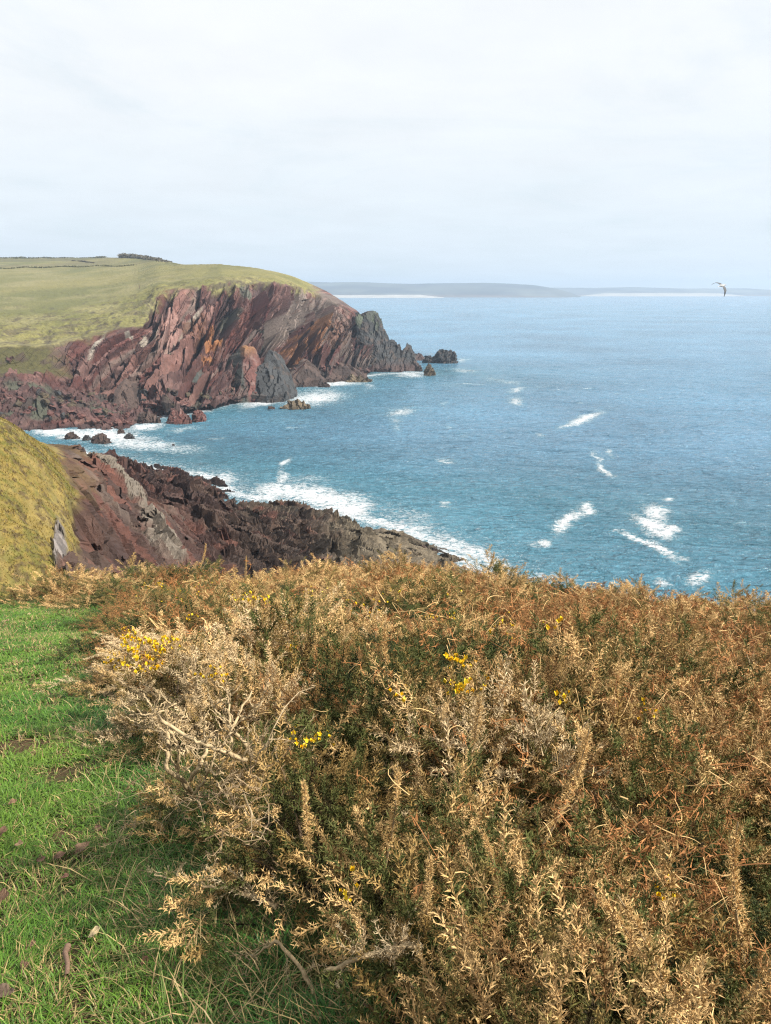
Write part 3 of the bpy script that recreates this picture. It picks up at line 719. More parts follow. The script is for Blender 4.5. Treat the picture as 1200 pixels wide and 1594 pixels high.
def near_ground():
    xs = np.linspace(-13, 16, 420); ys = np.linspace(-3, 24, 420)
    X, Y = np.meshgrid(xs, ys, indexing='ij')
    Z = ground_z(X, Y) + 0.012 * fbm(X / 0.12, Y / 0.12, s=502, o=3)
    b = border(Y)
    g = 1 - sstep(-0.12, 0.15, X - b + 0.2 * fbm(X / 0.4, Y / 0.4, s=503, o=3))
    g = g * (Y < 14.6)
    def c(r, g_, b_): return np.array([r, g_, b_])
    mud = lerp(c(0.085, 0.055, 0.03), c(0.045, 0.05, 0.018), sstep(-0.3, 0.4, fbm(X / 0.5, Y / 0.5, s=504, o=4))[..., None])
    th = lerp(c(0.015, 0.011, 0.007), c(0.035, 0.022, 0.012), sstep(-0.4, 0.4, fbm(X / 0.3, Y / 0.3, s=505, o=4))[..., None])  # litter under the gorse, darkened to paint in shade between bushes
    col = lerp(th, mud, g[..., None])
    m = tint_mat('soil', rough=1, spec=0.1, bump=0.02, bscale=30, noise=0.35, nscale=25)
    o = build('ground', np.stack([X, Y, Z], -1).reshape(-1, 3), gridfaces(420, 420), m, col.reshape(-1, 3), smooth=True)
    tag(o, 'clifftop soil under the path and the gorse', kind='structure')
near_ground()

LEAF = tint_mat('grass_blade', rough=0.55, spec=0.3, noise=0, objrand=0)
SPINE = tint_mat('gorse_spine', rough=0.75, spec=0.2, noise=0, objrand=0.14)
WOOD = tint_mat('dead_wood', rough=0.8, spec=0.2, noise=0.3, nscale=40, bump=0.004, bscale=120)
PETAL = tint_mat('petal', rough=0.5, spec=0.3, noise=0)

def blades(x, y, z, h, w, lean, az, curl, col):
    """n curved blades of 5 vertices each"""
    n = len(x)
    dirx, diry = np.cos(az), np.sin(az)
    sx, sy = -diry, dirx
    V = np.zeros((n, 5, 3))
    for k, t in enumerate((0.0, 0.55)):
        out = lean * h * t + curl * h * t * t
        cx = x + dirx * out; cy = y + diry * out; cz_ = z + h * t * (1 - 0.35 * lean * t)
        ww = w * (1 - 0.25 * t) * 0.5
        V[:, 2 * k, 0] = cx - sx * ww; V[:, 2 * k, 1] = cy - sy * ww; V[:, 2 * k, 2] = cz_
        V[:, 2 * k + 1, 0] = cx + sx * ww; V[:, 2 * k + 1, 1] = cy + sy * ww; V[:, 2 * k + 1, 2] = cz_
    out = lean * h + curl * h
    V[:, 4, 0] = x + dirx * out; V[:, 4, 1] = y + diry * out; V[:, 4, 2] = z + h * np.maximum(0.15, 1 - 0.35 * lean - 0.35 * curl)
    b = np.arange(n)[:, None] * 5
    Fq = np.concatenate([b + [0, 1, 3], b + [0, 3, 2], b + [2, 3, 4]], 0)
    cc = np.repeat(col[:, None], 5, 1).copy()
    cc[:, :2] *= 0.8; cc[:, 4] *= 1.15
    return V.reshape(-1, 3), Fq, cc.reshape(-1, 3)

def scatter(n, ymin, ymax, fx0, fx1, power):
    y = (ymin ** power + rng.random(n) * (ymax ** power - ymin ** power)) ** (1 / power)
    x = (fx0 + rng.random(n) * (fx1 - fx0)) * y
    return x, y
def grass():
    VV = []; FF = []; CC = []; off = 0
    x, y = scatter(430000, 1.15, 14.6, -0.66, 0.22, 0.55)
    b = border(y)
    edge = b + 0.16 + 0.1 * fbm(x / 0.3, y / 0.3, s=510, o=2)
    keep = (x < edge) & (x > -0.60 * y - 0.6)
    bare = fbm(x / 0.16, y / 0.2, s=511, o=4) + 0.5 * fbm(x / 0.7, y / 0.9, s=512, o=2)
    bare = bare + 0.5 * np.exp(-((x / y + 0.50) / 0.035) ** 2) * (y < 3.2)
    dens = 1 - 0.86 * sstep(0.08, 0.30, bare) * (y < 6)
    keep &= rng.random(len(x)) < dens
    x, y, bare = x[keep], y[keep], bare[keep]; n = len(x)
    z = ground_z(x, y) - 0.004
    near_b = 1 - sstep(0.0, 0.45, border(y) - x)       # long grass against the gorse
    h = (0.020 + 0.028 * rng.random(n)) * (1 + 1.6 * near_b * rng.random(n)) * (1 + 0.06 * y)
    h *= 1 + 0.5 * fbm(x / 0.25, y / 0.25, s=513, o=2)
    w = (0.0022 + 0.0016 * rng.random(n)) * np.clip(y / 2.2, 0.9, 3.2)
    lean = rng.random(n) * 0.9 + 0.15; curl = rng.random(n) * 0.9
    az = rng.random(n) * 6.283
    cn = fbm(x / 0.5, y / 0.6, s=514, o=4)
    green = np.array([0.05, 0.125, 0.010]); lime = np.array([0.095, 0.165, 0.015]); deep = np.array([0.02, 0.085, 0.012]); straw = np.array([0.30, 0.22, 0.09])
    t = np.clip(0.5 + 0.9 * cn + 0.35 * (rng.random(n) - 0.5), 0, 1)[:, None]
    col = lerp(green, lime, t)
    col = lerp(col, deep, (near_b * 0.75)[:, None])
    dead = rng.random(n) < 0.07 + 0.35 * sstep(-0.1, 0.35, bare) + 0.10 * (y < 2.2)
    col[dead] = straw * (0.5 + 0.7 * rng.random(dead.sum()))[:, None]
    col *= (0.55 + 0.7 * rng.random(n))[:, None]
    V, Fq, cc = blades(x, y, z, h, w, lean, az, curl, col)
    VV.append(V); FF.append(Fq); CC.append(cc); off = len(V)
    # longer dry stems combed through the sward by the thicket
    m = 3000
    y2 = 1.2 + 8 * rng.random(m) ** 1.8; x2 = border(y2) + 0.25 - 0.65 * rng.random(m) ** 1.6
    col2 = lerp(np.array([0.30, 0.22, 0.10]), np.array([0.10, 0.15, 0.03]), (rng.random(m) < 0.45)[:, None] * 1.0) * (0.6 + 0.6 * rng.random(m))[:, None]
    V, Fq, cc = blades(x2, y2, ground_z(x2, y2), 0.05 + 0.10 * rng.random(m), 0.002 + 0.0016 * rng.random(m), 0.4 + rng.random(m), rng.random(m) * 6.283, rng.random(m), col2)
    VV.append(V); FF.append(Fq + off); CC.append(cc)
    o = build('grass', np.concatenate(VV), np.concatenate(FF), LEAF, np.concatenate(CC))
    tag(o, 'short bright green turf of the cliff path with bare patches', 'grass', kind='stuff')
grass()

# ---------------------------------------------------------------- gorse
def rot_to(dirs, roll):
    d = dirs / np.linalg.norm(dirs, axis=-1, keepdims=True)
    ref = np.where(np.abs(d[:, 2:3]) > 0.95, np.array([[1.0, 0, 0]]), np.array([[0, 0, 1.0]]))
    a = np.cross(ref, d); a /= np.linalg.norm(a, axis=-1, keepdims=True)
    b = np.cross(d, a)
    c_, s_ = np.cos(roll)[:, None], np.sin(roll)[:, None]
    return np.stack([a * c_ + b * s_, -a * s_ + b * c_, d], -1)      # columns
def tri_spikes(base, dirs, ln, wd):
    """thin crossed-free spikes: one long triangle each, random roll"""
    n = len(base)
    Rm = rot_to(dirs, rng.random(n) * 6.283)
    side = Rm[:, :, 0] * (wd * 0.5)[:, None]
    tip = base + Rm[:, :, 2] * ln[:, None]
    V = np.stack([base - side, base + side, tip], 1)
    return V.reshape(-1, 3), np.arange(3 * n).reshape(-1, 3)
def shoot(nlat, nsp, spread, wd, wiry=0.0):
    """one spiny shoot along +z, length 1; returns verts, tris, per-vertex tone (0 stem .. 1 tip)"""
    ph = rng.random() * 6.28; bend = 0.12 * (rng.random(2) - 0.5)
    def axis(t): return np.stack([bend[0] * np.sin(2.5 * t) + wiry * 0.2 * np.sin(5 * t + ph), bend[1] * t * t * 2 + wiry * 0.2 * np.cos(4 * t + ph) - wiry * 0.2 * math.cos(ph), t], -1)
    V = []; Fq = []; T = []; off = 0
    ts = np.linspace(0, 1, 6); ax = axis(ts)
    for k in range(3):
        a = k * 2.094
        V.append(ax + np.stack([np.cos(a) * 0.012 * (1 - 0.6 * ts), np.sin(a) * 0.012 * (1 - 0.6 * ts), 0 * ts], -1))
    Vs = np.concatenate(V); V = [Vs]
    for k in range(3):
        for i in range(5):
            a0 = k * 6 + i; b0 = ((k + 1) % 3) * 6 + i
            Fq += [(a0, b0, b0 + 1), (a0, b0 + 1, a0 + 1)]
    Fq = [np.array(Fq)]; T = [np.repeat(0.15, 18)]; off = 18
    t = 0.08 + 0.92 * (np.arange(nlat) + rng.random(nlat)) / nlat
    az = np.arange(nlat) * 2.4 + ph
    open_ = spread * (1 - 0.55 * t)
    d = np.stack([np.cos(az) * np.sin(open_), np.sin(az) * np.sin(open_), np.cos(open_)], -1)
    ll = (0.20 - 0.08 * t) * (0.7 + 0.6 * rng.random(nlat))
    base = axis(t)
    v, f = tri_spikes(base, d, ll, np.full(nlat, wd * 1.3))
    V.append(v); Fq.append(f + off); T.append(np.tile([0.4, 0.4, 1.0], nlat)); off += len(v)
    # spinelets on each lateral
    r = np.repeat(np.arange(nlat), nsp); m = len(r)
    u = 0.25 + 0.7 * rng.random(m)
    b2 = base[r] + d[r] * (ll[r] * u)[:, None]
    d2 = d[r] + 0.9 * rng.normal(size=(m, 3)); d2 += d[r] * 0.5
    v, f = tri_spikes(b2, d2, (0.075 + 0.05 * rng.random(m)), np.full(m, wd))
    V.append(v); Fq.append(f + off); T.append(np.tile([0.45, 0.45, 0.95], m)); off += len(v)
    return np.concatenate(V), np.concatenate(Fq), np.concatenate(T)
SHOOTS = [shoot(26, 3, 1.15, 0.028) for _ in range(4)]
SHOOTS_THIN = [shoot(17, 2, 1.0, 0.020, 0.5) for _ in range(3)]
WIRY = [shoot(6, 2, 0.8, 0.012, 1.0) for _ in range(4)]
PAL = dict(
    tan=np.array([0.60, 0.40, 0.175]), grey=np.array([0.60, 0.46, 0.27]), olive=np.array([0.24, 0.155, 0.048]), brown=np.array([0.20, 0.105, 0.036]),
    green=np.array([0.055, 0.072, 0.016]), dgreen=np.array([0.014, 0.026, 0.008]), rust=np.array([0.33, 0.145, 0.05]), drust=np.array([0.19, 0.075, 0.028]))
def assemble(protos, pos, dirs, scl, cols, tipcol=None):
    VV = []; FF = []; CC = []; off = 0
    which = rng.integers(0, len(protos), len(pos))
    for k, (v, f, t) in enumerate(protos):
        m = which == k; n = m.sum()
        if not n: continue
        Rm = rot_to(dirs[m], rng.random(n) * 6.283)
        P = np.einsum('nij,vj->nvi', Rm, v) * scl[m][:, None, None] + pos[m][:, None]
        Fk = f[None] + (np.arange(n) * len(v))[:, None, None] + off
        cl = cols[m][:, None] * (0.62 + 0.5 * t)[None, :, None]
        if tipcol is not None:
            cl = lerp(cl, tipcol[m][:, None], (np.clip(t - 0.5, 0, 1) * 0.9)[None, :, None])
        VV.append(P.reshape(-1, 3)); FF.append(Fk.reshape(-1, 3)); CC.append(cl.reshape(-1, 3)); off += n * len(v)
    return np.concatenate(VV), np.concatenate(FF), np.concatenate(CC)
def dome(n, rx, h, lump, s, fill=0.35):
    """points and outward directions on a lumpy dome, some of them deeper inside"""
    ct = rng.random(n) ** 0.8; az = rng.random(n) * 6.283
    st_ = np.sqrt(1 - ct * ct)
    d = np.stack([np.cos(az) * st_, np.sin(az) * st_, ct], -1)
    r = 1 + lump * fbm(d[:, 0] * 2.2 + s, d[:, 1] * 2.2, d[:, 2] * 2.2, s=s, o=3) * 1.6
    depth = np.where(rng.random(n) < fill, 0.45 + 0.45 * rng.random(n), 0.88 + 0.14 * rng.random(n))
    p = d * np.array([rx, rx, h]) * (r * depth)[:, None]
    return p, d, depth
def gorse_mesh(kind, n, s, fs):
    """fs: shoot length"""
    p, d, depth = dome(n, 0.5, 0.62, 0.55, s)
    p[:, 2] -= 0.05
    dirs = d * np.array([0.9, 0.9, 0.6]) + np.array([0, 0, 0.25]) + 0.5 * rng.normal(size=(n, 3))
    scl = fs * (0.6 + 0.9 * rng.random(n) ** 1.5)
    # some leaders stand clear of the bush
    lead = rng.random(n) < 0.03
    scl[lead] *= 1.45; dirs[lead] = np.array([0, 0, 1.0]) + 0.22 * rng.normal(size=(lead.sum(), 3))
    clump = fbm(p[:, 0] * 5 + s, p[:, 1] * 5, p[:, 2] * 5, s=s + 9, o=3) + 0.5 * (rng.random(n) - 0.5)
    mixes = dict(tan=('tan', 'brown', 'olive', 0.25), grey=('grey', 'tan', 'olive', 0.18), olive=('olive', 'tan', 'green', 0.4), green=('green', 'olive', 'dgreen', 0.6), rust=('brown', 'rust', 'olive', 0.15))
    a, b, c_, gfrac = mixes[kind]
    t = sstep(-0.25, 0.35, clump)[:, None]
    col = lerp(PAL[a], PAL[b], t)
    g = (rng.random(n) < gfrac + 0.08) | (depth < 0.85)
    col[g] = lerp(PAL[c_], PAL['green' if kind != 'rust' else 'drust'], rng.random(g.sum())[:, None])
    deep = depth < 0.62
    col[deep] = 0.5 * lerp(PAL['dgreen'], PAL['brown'] * 0.3, rng.random(deep.sum())[:, None])  # innermost green and brown shoots dimmed: shade painted into the bush
    col *= (0.75 + 0.5 * rng.random(n))[:, None]
    tip = lerp(col, PAL['tan'], 0.35 if kind not in ('green',) else 0.12)
    pr = SHOOTS if kind in ('tan', 'grey', 'olive', 'green') else SHOOTS_THIN
    return assemble(pr, p, dirs, scl, col, tip)
def tube_arrays(pts, rad, ns=5):
    pts = np.asarray(pts, float); rad = np.asarray(rad, float); n = len(pts)
    tg = np.gradient(pts, axis=0); Rm = rot_to(tg, np.zeros(n))
    a = np.arange(ns) * 2 * math.pi / ns
    ring = Rm[:, :, 0][:, None] * np.cos(a)[None, :, None] + Rm[:, :, 1][:, None] * np.sin(a)[None, :, None]
    V = pts[:, None] + ring * rad[:, None, None]
    i = np.arange(n - 1)[:, None] * ns + np.arange(ns)[None]; j = np.arange(n - 1)[:, None] * ns + (np.arange(ns)[None] + 1) % ns
    Fq = np.concatenate([np.stack([i, j, j + ns], -1).reshape(-1, 3), np.stack([i, j + ns, i + ns], -1).reshape(-1, 3)])
    return V.reshape(-1, 3), Fq
def join(parts):
    VV = []; FF = []; off = 0
    for v, f in parts:
        VV.append(v); FF.append(f + off); off += len(v)
    return np.concatenate(VV), np.concatenate(FF)
def stems_mesh(s, n=16):
    parts = []
    for k in range(n):
        az = random.random() * 6.283; ou = 0.12 + 0.3 * random.random(); hh = 0.3 + 0.22 * random.random()
        t = np.linspace(0, 1, 6)
        x = np.cos(az) * ou * t ** 1.2 + 0.03 * np.sin(7 * t + k); y = np.sin(az) * ou * t ** 1.2 + 0.03 * np.cos(6 * t + k)
        parts.append(tube_arrays(np.stack([x, y, hh * t - 0.12], -1), 0.011 * (1 - 0.7 * t), 4))
    return join(parts)
KINDS = ['tan', 'grey', 'olive', 'green', 'rust']
PROTO = {}
for k_i, kd in enumerate(KINDS):
    PROTO[kd] = []
    for v_ in range(2):
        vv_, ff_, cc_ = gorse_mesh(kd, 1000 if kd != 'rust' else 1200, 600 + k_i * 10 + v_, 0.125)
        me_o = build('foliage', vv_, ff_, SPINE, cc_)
        sv, sf = stems_mesh(k_i * 3 + v_)
        st_o = build('stem', sv, sf, WOOD, np.broadcast_to(np.array([0.16, 0.11, 0.07]), (len(sv), 3)))
        PROTO[kd].append((me_o.data, st_o.data))
        bpy.data.objects.remove(me_o); bpy.data.objects.remove(st_o)
# flowers: each a keel and two upright petals
def flower_arrays(pos, dirs, sz):
    n = len(pos)
    q = []
    for a in range(3):
        for k in range(1):
            ang = a * 2.094
            q.append((ang,))
    base = np.array([[0, 0, 0], [-0.35, 0.15, 0.45], [0.35, 0.15, 0.45], [0, 0.3, 1.0]])
    V = []; Fq = []
    for ang in (0, 2.094, 4.189):
        c_, s_ = math.cos(ang), math.sin(ang)
        M = np.array([[c_, -s_, 0], [s_, c_, 0], [0, 0, 1]])
        V.append(base @ M.T); Fq += [(0, 1, 3), (0, 3, 2)]
    V = np.concatenate(V); Fq = np.array([(a + 4 * (i // 2), b + 4 * (i // 2), c + 4 * (i // 2)) for i, (a, b, c) in enumerate(Fq)])
    Rm = rot_to(dirs, rng.random(n) * 6.283)
    P = np.einsum('nij,vj->nvi', Rm, V) * sz[:, None, None] + pos[:, None]
    Fk = Fq[None] + (np.arange(n) * len(V))[:, None, None]
    col = np.repeat(lerp(np.array([0.72, 0.46, 0.012]), np.array([0.80, 0.60, 0.04]), rng.random(n)[:, None])[:, None], len(V), 1)
    return P.reshape(-1, 3), Fk.reshape(-1, 3), col.reshape(-1, 3)
FLW = []
for q_ in range(2):
    nn = 70
    p, d, _ = dome(nn * 4, 0.5, 0.62, 0.55, 600 + 2 * 10 + q_, 0.0)
    cl_ = fbm(p[:, 0] * 6, p[:, 1] * 6, p[:, 2] * 6, s=9 + q_, o=2) > 0.2
    p, d = p[cl_][:nn], d[cl_][:nn]
    p = p * 1.12 + np.array([0, 0, 0.01])
    fv, ff, fc = flower_arrays(p, d + 0.4 * rng.normal(size=d.shape) + [0, 0, .5], np.full(len(p), 0.022))
    o_ = build('flowers', fv, ff, PETAL, fc); FLW.append(o_.data); bpy.data.objects.remove(o_)

LOOK = {
 'tan': ('sandy brown spiny gorse bush', 'sandy brown gorse bushes'),
 'grey': ('bleached spiny gorse bush', 'bleached gorse bushes'),
 'olive': ('olive half-living gorse bush', 'olive gorse bushes'),
 'green': ('dark green living gorse bush', 'dark green gorse bushes'),
 'rust': ('rusty bush of thin twigs', 'rusty brown bushes'),
}
def zone(x, y):
    q = x / y
    if x - float(border(np.array([y]))) < 0.75 and y > 1.6:
        if y > 8: return 'along the far end of the green path'
        if y > 3.6: return 'beside the middle of the green path'
        return 'beside the near grass of the path'
    if y < 2.3: return 'at the lower right' if q > 0.12 else 'at the front by the grass'
    if y < 4.2: return 'low on the right side of the thicket' if q > 0.14 else 'in the front middle of the thicket'
    if y < 8: return 'halfway up the thicket' + (' on the right' if q > 0.22 else (' on the left' if q < -0.1 else ' in the middle'))
    if y < 12: return 'high in the thicket' + (' on the right' if q > 0.22 else (' on the left' if q < -0.1 else ' in the middle'))
    return 'on the brow against the ' + ('open sea at the right' if q > 0.15 else ('foam and shore rocks' if q > -0.15 else 'dark shore rocks'))
SPOTS = []
def put(kind, v, x, y, sx, sz, dz=0.0, size='', flowers=False, label=None, group=None, rz=None, tilt=None):
    z = float(ground_z(np.array([x]), np.array([y]))[0]) + dz
    root = empty('gorse_bush', (x, y, z), random.random() * 6.283 if rz is None else rz)
    root.scale = (sx, sx, sz)
    if tilt: root.rotation_euler = (tilt[0], tilt[1], root.rotation_euler.z)
    fo, st_ = PROTO[kind][v]
    a = bpy.data.objects.new('foliage', fo); C.objects.link(a); a.parent = root
    b = bpy.data.objects.new('stem', st_); C.objects.link(b); b.parent = root
    if flowers:
        c_ = bpy.data.objects.new('flowers', FLW[v]); C.objects.link(c_); c_.parent = root; c_['kind'] = 'stuff'
    lb, gr = LOOK[kind]
    if flowers: lb += ' in flower'; gr += ' in flower'
    if size: lb = size + ' ' + lb; gr = size + ' ' + gr
    zn = zone(x, y)
    tag(root, label or lb + ' ' + zn, 'gorse bush', group or (None if label else gr + ' ' + zn))
    SPOTS.append((x, y))
    return root
def height_field(x, y):         # how tall the thicket stands, shoots included
    ne = float(sstep(0.0, 0.6, x - float(border(np.array([y])))))
    h = (0.32 + 0.24 * ne) * (1 + 0.55 * float(fbm(np.array([x / 1.1]), np.array([y / 1.3]), s=520, o=2)[0]))
    return h
HOLES = [(-0.80, 2.80, 0.34), (-0.66, 2.62, 0.30), (-0.55, 2.9, 0.25)]
def thicket():
    y = 0.55; cnt = 0
    while y < 15.4:
        step = 0.31 + 0.062 * y
        x0 = float(border(np.array([y]))) + 0.27; x1 = 0.56 * y + 0.75
        x = x0 + step * 0.3 * random.random()
        while x < x1:
            xx = x + (random.random() - 0.5) * step * 0.5; yy = y + (random.random() - 0.5) * step * 0.5
            x += step
            if any(math.hypot(xx - a, yy - b) < c_ for a, b, c_ in HOLES): continue
            hgt = height_field(xx, yy)
            n1 = float(fbm(np.array([xx / 1.1]), np.array([yy / 1.4]), s=530, o=3)[0]); n2 = float(fbm(np.array([xx / 2.0]), np.array([yy / 2.4]), s=531, o=2)[0])
            n1 += 0.45 * math.exp(-((xx - 0.40) / 0.35) ** 2 - ((yy - 1.25) / 0.30) ** 2) + 0.5 * math.exp(-((xx - 1.15) / 0.5) ** 2 - ((yy - 2.8) / 0.35) ** 2) + 0.4 * math.exp(-((xx - 0.3) / 0.4) ** 2 - ((yy - 3.6) / 0.4) ** 2)
            far = min(1, max(0, (yy - 4.5) / 5))
            r = random.random()
            if r < 0.05 + (0.3 + 0.6 * min(1, max(0, (xx / yy + 0.15) / 0.4))) * max(0, n2 + 0.08) * min(1, max(0.25, (yy - 1.5) / 2)) + 0.24 * far: kd = 'rust'
            elif n1 > 0.17: kd = 'green'
            elif n1 > -0.06: kd = 'olive'
            elif n1 > -0.26: kd = 'tan'
            else: kd = 'grey'
            if far > 0.5 and kd == 'grey': kd = 'tan'
            hgt *= random.uniform(0.72, 1.22)
            s_ = step * (1.55 + 0.45 * random.random())
            if kd in ('green', 'rust'): hgt *= 0.8
            if random.random() < 0.10 and yy > 1.6: continue
            sz = min(s_, hgt / 0.60) if hgt / 0.74 < s_ else s_
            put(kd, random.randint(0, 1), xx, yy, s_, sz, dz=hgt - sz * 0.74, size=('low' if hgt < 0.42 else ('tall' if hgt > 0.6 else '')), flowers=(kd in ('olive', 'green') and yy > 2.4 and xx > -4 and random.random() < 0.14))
            cnt += 1
        y += step * 0.82
    print('bushes', cnt)
thicket()
# ---------------------------------------------------------------- fins, slabs and boulders
def hull_mesh(name, pts, edge=1.0, amp=0.6, seed=0, mat=ROCK, colf=None, parent=None, cell=3.0):
    bm = bmesh.new()
    for p in pts: bm.verts.new(tuple(p))
    r = bmesh.ops.convex_hull(bm, input=bm.verts[:])
    bmesh.ops.delete(bm, geom=list({g for g in r['geom_unused'] + r['geom_interior'] if isinstance(g, bmesh.types.BMVert) and g.is_valid}), context='VERTS')
    bmesh.ops.recalc_face_normals(bm, faces=bm.faces[:])
    for _ in range(7):
        es = [e for e in bm.edges if e.calc_length() > edge]
        if not es or len(bm.verts) > 9000: break
        bmesh.ops.subdivide_edges(bm, edges=es, cuts=1, use_grid_fill=True)
        bmesh.ops.triangulate(bm, faces=bm.faces[:])
    bm.normal_update()
    V = np.array([v.co[:] for v in bm.verts]); Nn = np.array([v.normal[:] for v in bm.verts])
    u = V[:, 0] * 0.8 + V[:, 1] * 0.6; w = V[:, 2] + 0.4 * V[:, 1]
    f1, c1 = facets(u + seed, w, cell, cell * 0.38, R(60), seed, 1.0)
    f2, c2 = facets(u + seed, w, cell * 0.4, cell * 0.2, R(50), seed + 5, 1.0)
    V = V + Nn * (amp * (f1 + 0.45 * f2))[:, None]
    col = colf(V, c1, c2)
    tri = np.array([[v.index for v in f.verts] for f in bm.faces])
    bm.free()
    return build(name, V, tri, mat, col * (0.75 if mat == ROCK else 1), parent=parent)
def cc(*a): return np.array(a)
def slate(V, c1, c2, base=cc(0.04, 0.041, 0.042)):
    col = base * (0.7 + 0.7 * c1[:, None])
    col = lerp(col, cc(0.10, 0.07, 0.055), (sstep(0.7, 0.9, c2) * 0.6)[:, None])
    px, py = proj(V)
    return col
def redrock(V, c1, c2):
    col = cc(0.125, 0.052, 0.042) * (0.6 + 0.8 * c1[:, None])
    return lerp(col, cc(0.23, 0.15, 0.13), (sstep(0.75, 0.9, c2) * 0.6)[:, None])
def drk(V, c1, c2):
    return cc(0.07, 0.045, 0.036) * (0.6 + 0.8 * c1[:, None])
def olv(V, c1, c2):
    return cc(0.12, 0.09, 0.055) * (0.6 + 0.8 * c1[:, None])
def block(name, label, cat, front, thick, colf, edge=1.1, amp=0.5, seed=1, sink=3.0, cell=5.5):
    amp *= 0.5
    """front: (px, py, d) outline of the visible face; the block runs 'thick' metres back from it"""
    pts = []
    for px, py, d in front:
        p = at(px, py, d); pts.append(p)
        q = p + np.array([0.15 * thick, thick, 0]); q[2] = max(q[2] - 0.12 * thick, -sink) if p[2] > 2 else p[2]
        pts.append(q)
        if p[2] < 4: pts.append(np.array([p[0], p[1], -sink])); pts.append(np.array([q[0], q[1], -sink]))
    P = np.array(pts); o0 = P.mean(0); o0[2] = 0
    o = hull_mesh(name, P - o0, edge, amp, seed, ROCK, colf, cell=cell)
    o.location = o0
    return tag(o, label, cat)
def finc(V, c1, c2):
    z = V[:, 2]
    col = slate(V, c1, c2)
    g = (sstep(0.45, 0.8, c1) * sstep(14, 24, z))[:, None]
    col = lerp(col, cc(0.10, 0.12, 0.075), g * 0.8)
    return lerp(col, cc(0.10, 0.05, 0.04), (sstep(6, 1, z) * 0.6)[:, None] if False else ((1 - sstep(1, 6, z)) * 0.6)[:, None])
block('rock_fin', 'tall dark slate fin of rock at the headland tip', 'rock', [(556, 566, 366), (554, 489, 380), (580, 484, 382), (590, 508, 378), (601, 534, 374), (604, 575, 360), (576, 572, 362)], 16, finc, 0.9, 0.9, 3)
block('rock_fin', 'low jagged dark rock between the two pointed fins off the headland', 'rock', [(597, 574, 361), (601, 533, 370), (608, 528, 371), (617, 537, 370), (622, 550, 368), (625, 578, 362)], 12, finc, 0.8, 0.8, 4)
block('rock_fin', 'sharp pointed dark fin standing at the seaward end of the headland', 'rock', [(618, 577, 364), (624, 548, 370), (633, 534, 371), (641, 550, 370), (648, 566, 368), (651, 579, 366)], 10, finc, 0.8, 0.8, 5)
block('sea_rock', 'low dark skerry trailing off behind the pointed fin', 'rock', [(640, 566, 420), (643, 550, 425), (650, 551, 425), (661, 560, 423), (668, 566, 421)], 9, finc, 0.9, 0.7, 6)
def wedge(V, c1, c2):  # grey-green left side carries painted shade; right side red and ochre
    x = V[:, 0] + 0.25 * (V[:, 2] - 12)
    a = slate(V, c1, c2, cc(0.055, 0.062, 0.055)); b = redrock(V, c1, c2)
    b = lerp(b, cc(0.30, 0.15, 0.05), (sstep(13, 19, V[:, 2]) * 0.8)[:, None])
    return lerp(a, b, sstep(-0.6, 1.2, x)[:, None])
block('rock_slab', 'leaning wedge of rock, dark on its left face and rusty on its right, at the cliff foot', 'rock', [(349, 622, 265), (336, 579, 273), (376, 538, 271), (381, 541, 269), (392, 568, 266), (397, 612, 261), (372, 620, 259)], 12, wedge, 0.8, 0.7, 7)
block('rock_slab', 'dark grey domed block with a hollow foot beside the surf', 'rock', [(384, 614, 261), (386, 592, 267), (404, 570, 271), (419, 560, 273), (430, 572, 271), (438, 592, 267), (446, 613, 262), (415, 617, 259)], 13, slate, 0.8, 0.9, 8)
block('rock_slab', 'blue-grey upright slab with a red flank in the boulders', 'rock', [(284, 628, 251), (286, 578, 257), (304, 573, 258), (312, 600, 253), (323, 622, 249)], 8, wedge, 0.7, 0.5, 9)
block('rock_slab', 'big squared red block standing above the boulder beach', 'rock', [(214, 622, 251), (218, 572, 259), (236, 556, 263), (252, 575, 259), (262, 620, 251)], 9, redrock, 0.8, 0.8, 10)
block('rock_slab', 'narrow red slab leaning to the right beside the blue-grey slab', 'rock', [(262, 628, 251), (262, 580, 257), (272, 572, 258), (280, 628, 250)], 6, redrock, 0.7, 0.5, 11)
block('rock_slab', 'dark lump of rock heaped at the middle of the boulder beach', 'rock', [(92, 668, 216), (100, 640, 224), (128, 622, 228), (150, 628, 228), (172, 650, 222), (186, 664, 217), (140, 670, 214)], 12, drk, 0.6, 0.9, 12, cell=2.6)
block('rock_slab', 'grey-green lichened rock at the water side of the boulder beach', 'rock', [(78, 668, 214), (80, 650, 220), (92, 640, 222), (104, 652, 218), (106, 672, 212)], 7, olv, 0.6, 0.6, 13, cell=2.4)
block('rock_fin', 'black leaning fin behind the dark grey domed block', 'rock', [(404, 604, 276), (408, 566, 284), (418, 545, 288), (430, 556, 286), (442, 580, 284), (452, 600, 282)], 8, slate, 0.8, 0.6, 14)
block('rock_fin', 'low black jagged ridge under the orange stained cliff', 'rock', [(452, 598, 300), (458, 572, 310), (470, 558, 314), (482, 570, 312), (500, 590, 306)], 9, drk, 0.8, 0.7, 15)
block('rock_fin', 'dark broken ridge at the cliff foot left of the slate fin', 'rock', [(506, 590, 318), (514, 572, 328), (530, 564, 332), (545, 572, 330), (566, 586, 324)], 9, drk, 0.8, 0.7, 16)
block('rock_fin', 'small dark pointed fin left of the leaning wedge', 'rock', [(324, 626, 252), (328, 596, 262), (336, 586, 264), (346, 604, 260), (352, 624, 254)], 6, slate, 0.7, 0.5, 17)
block('rock_fin', 'dark ridge running down left of the squared red block', 'rock', [(170, 640, 226), (180, 606, 238), (196, 590, 242), (210, 604, 240), (216, 634, 232)], 8, drk, 0.7, 0.7, 18)
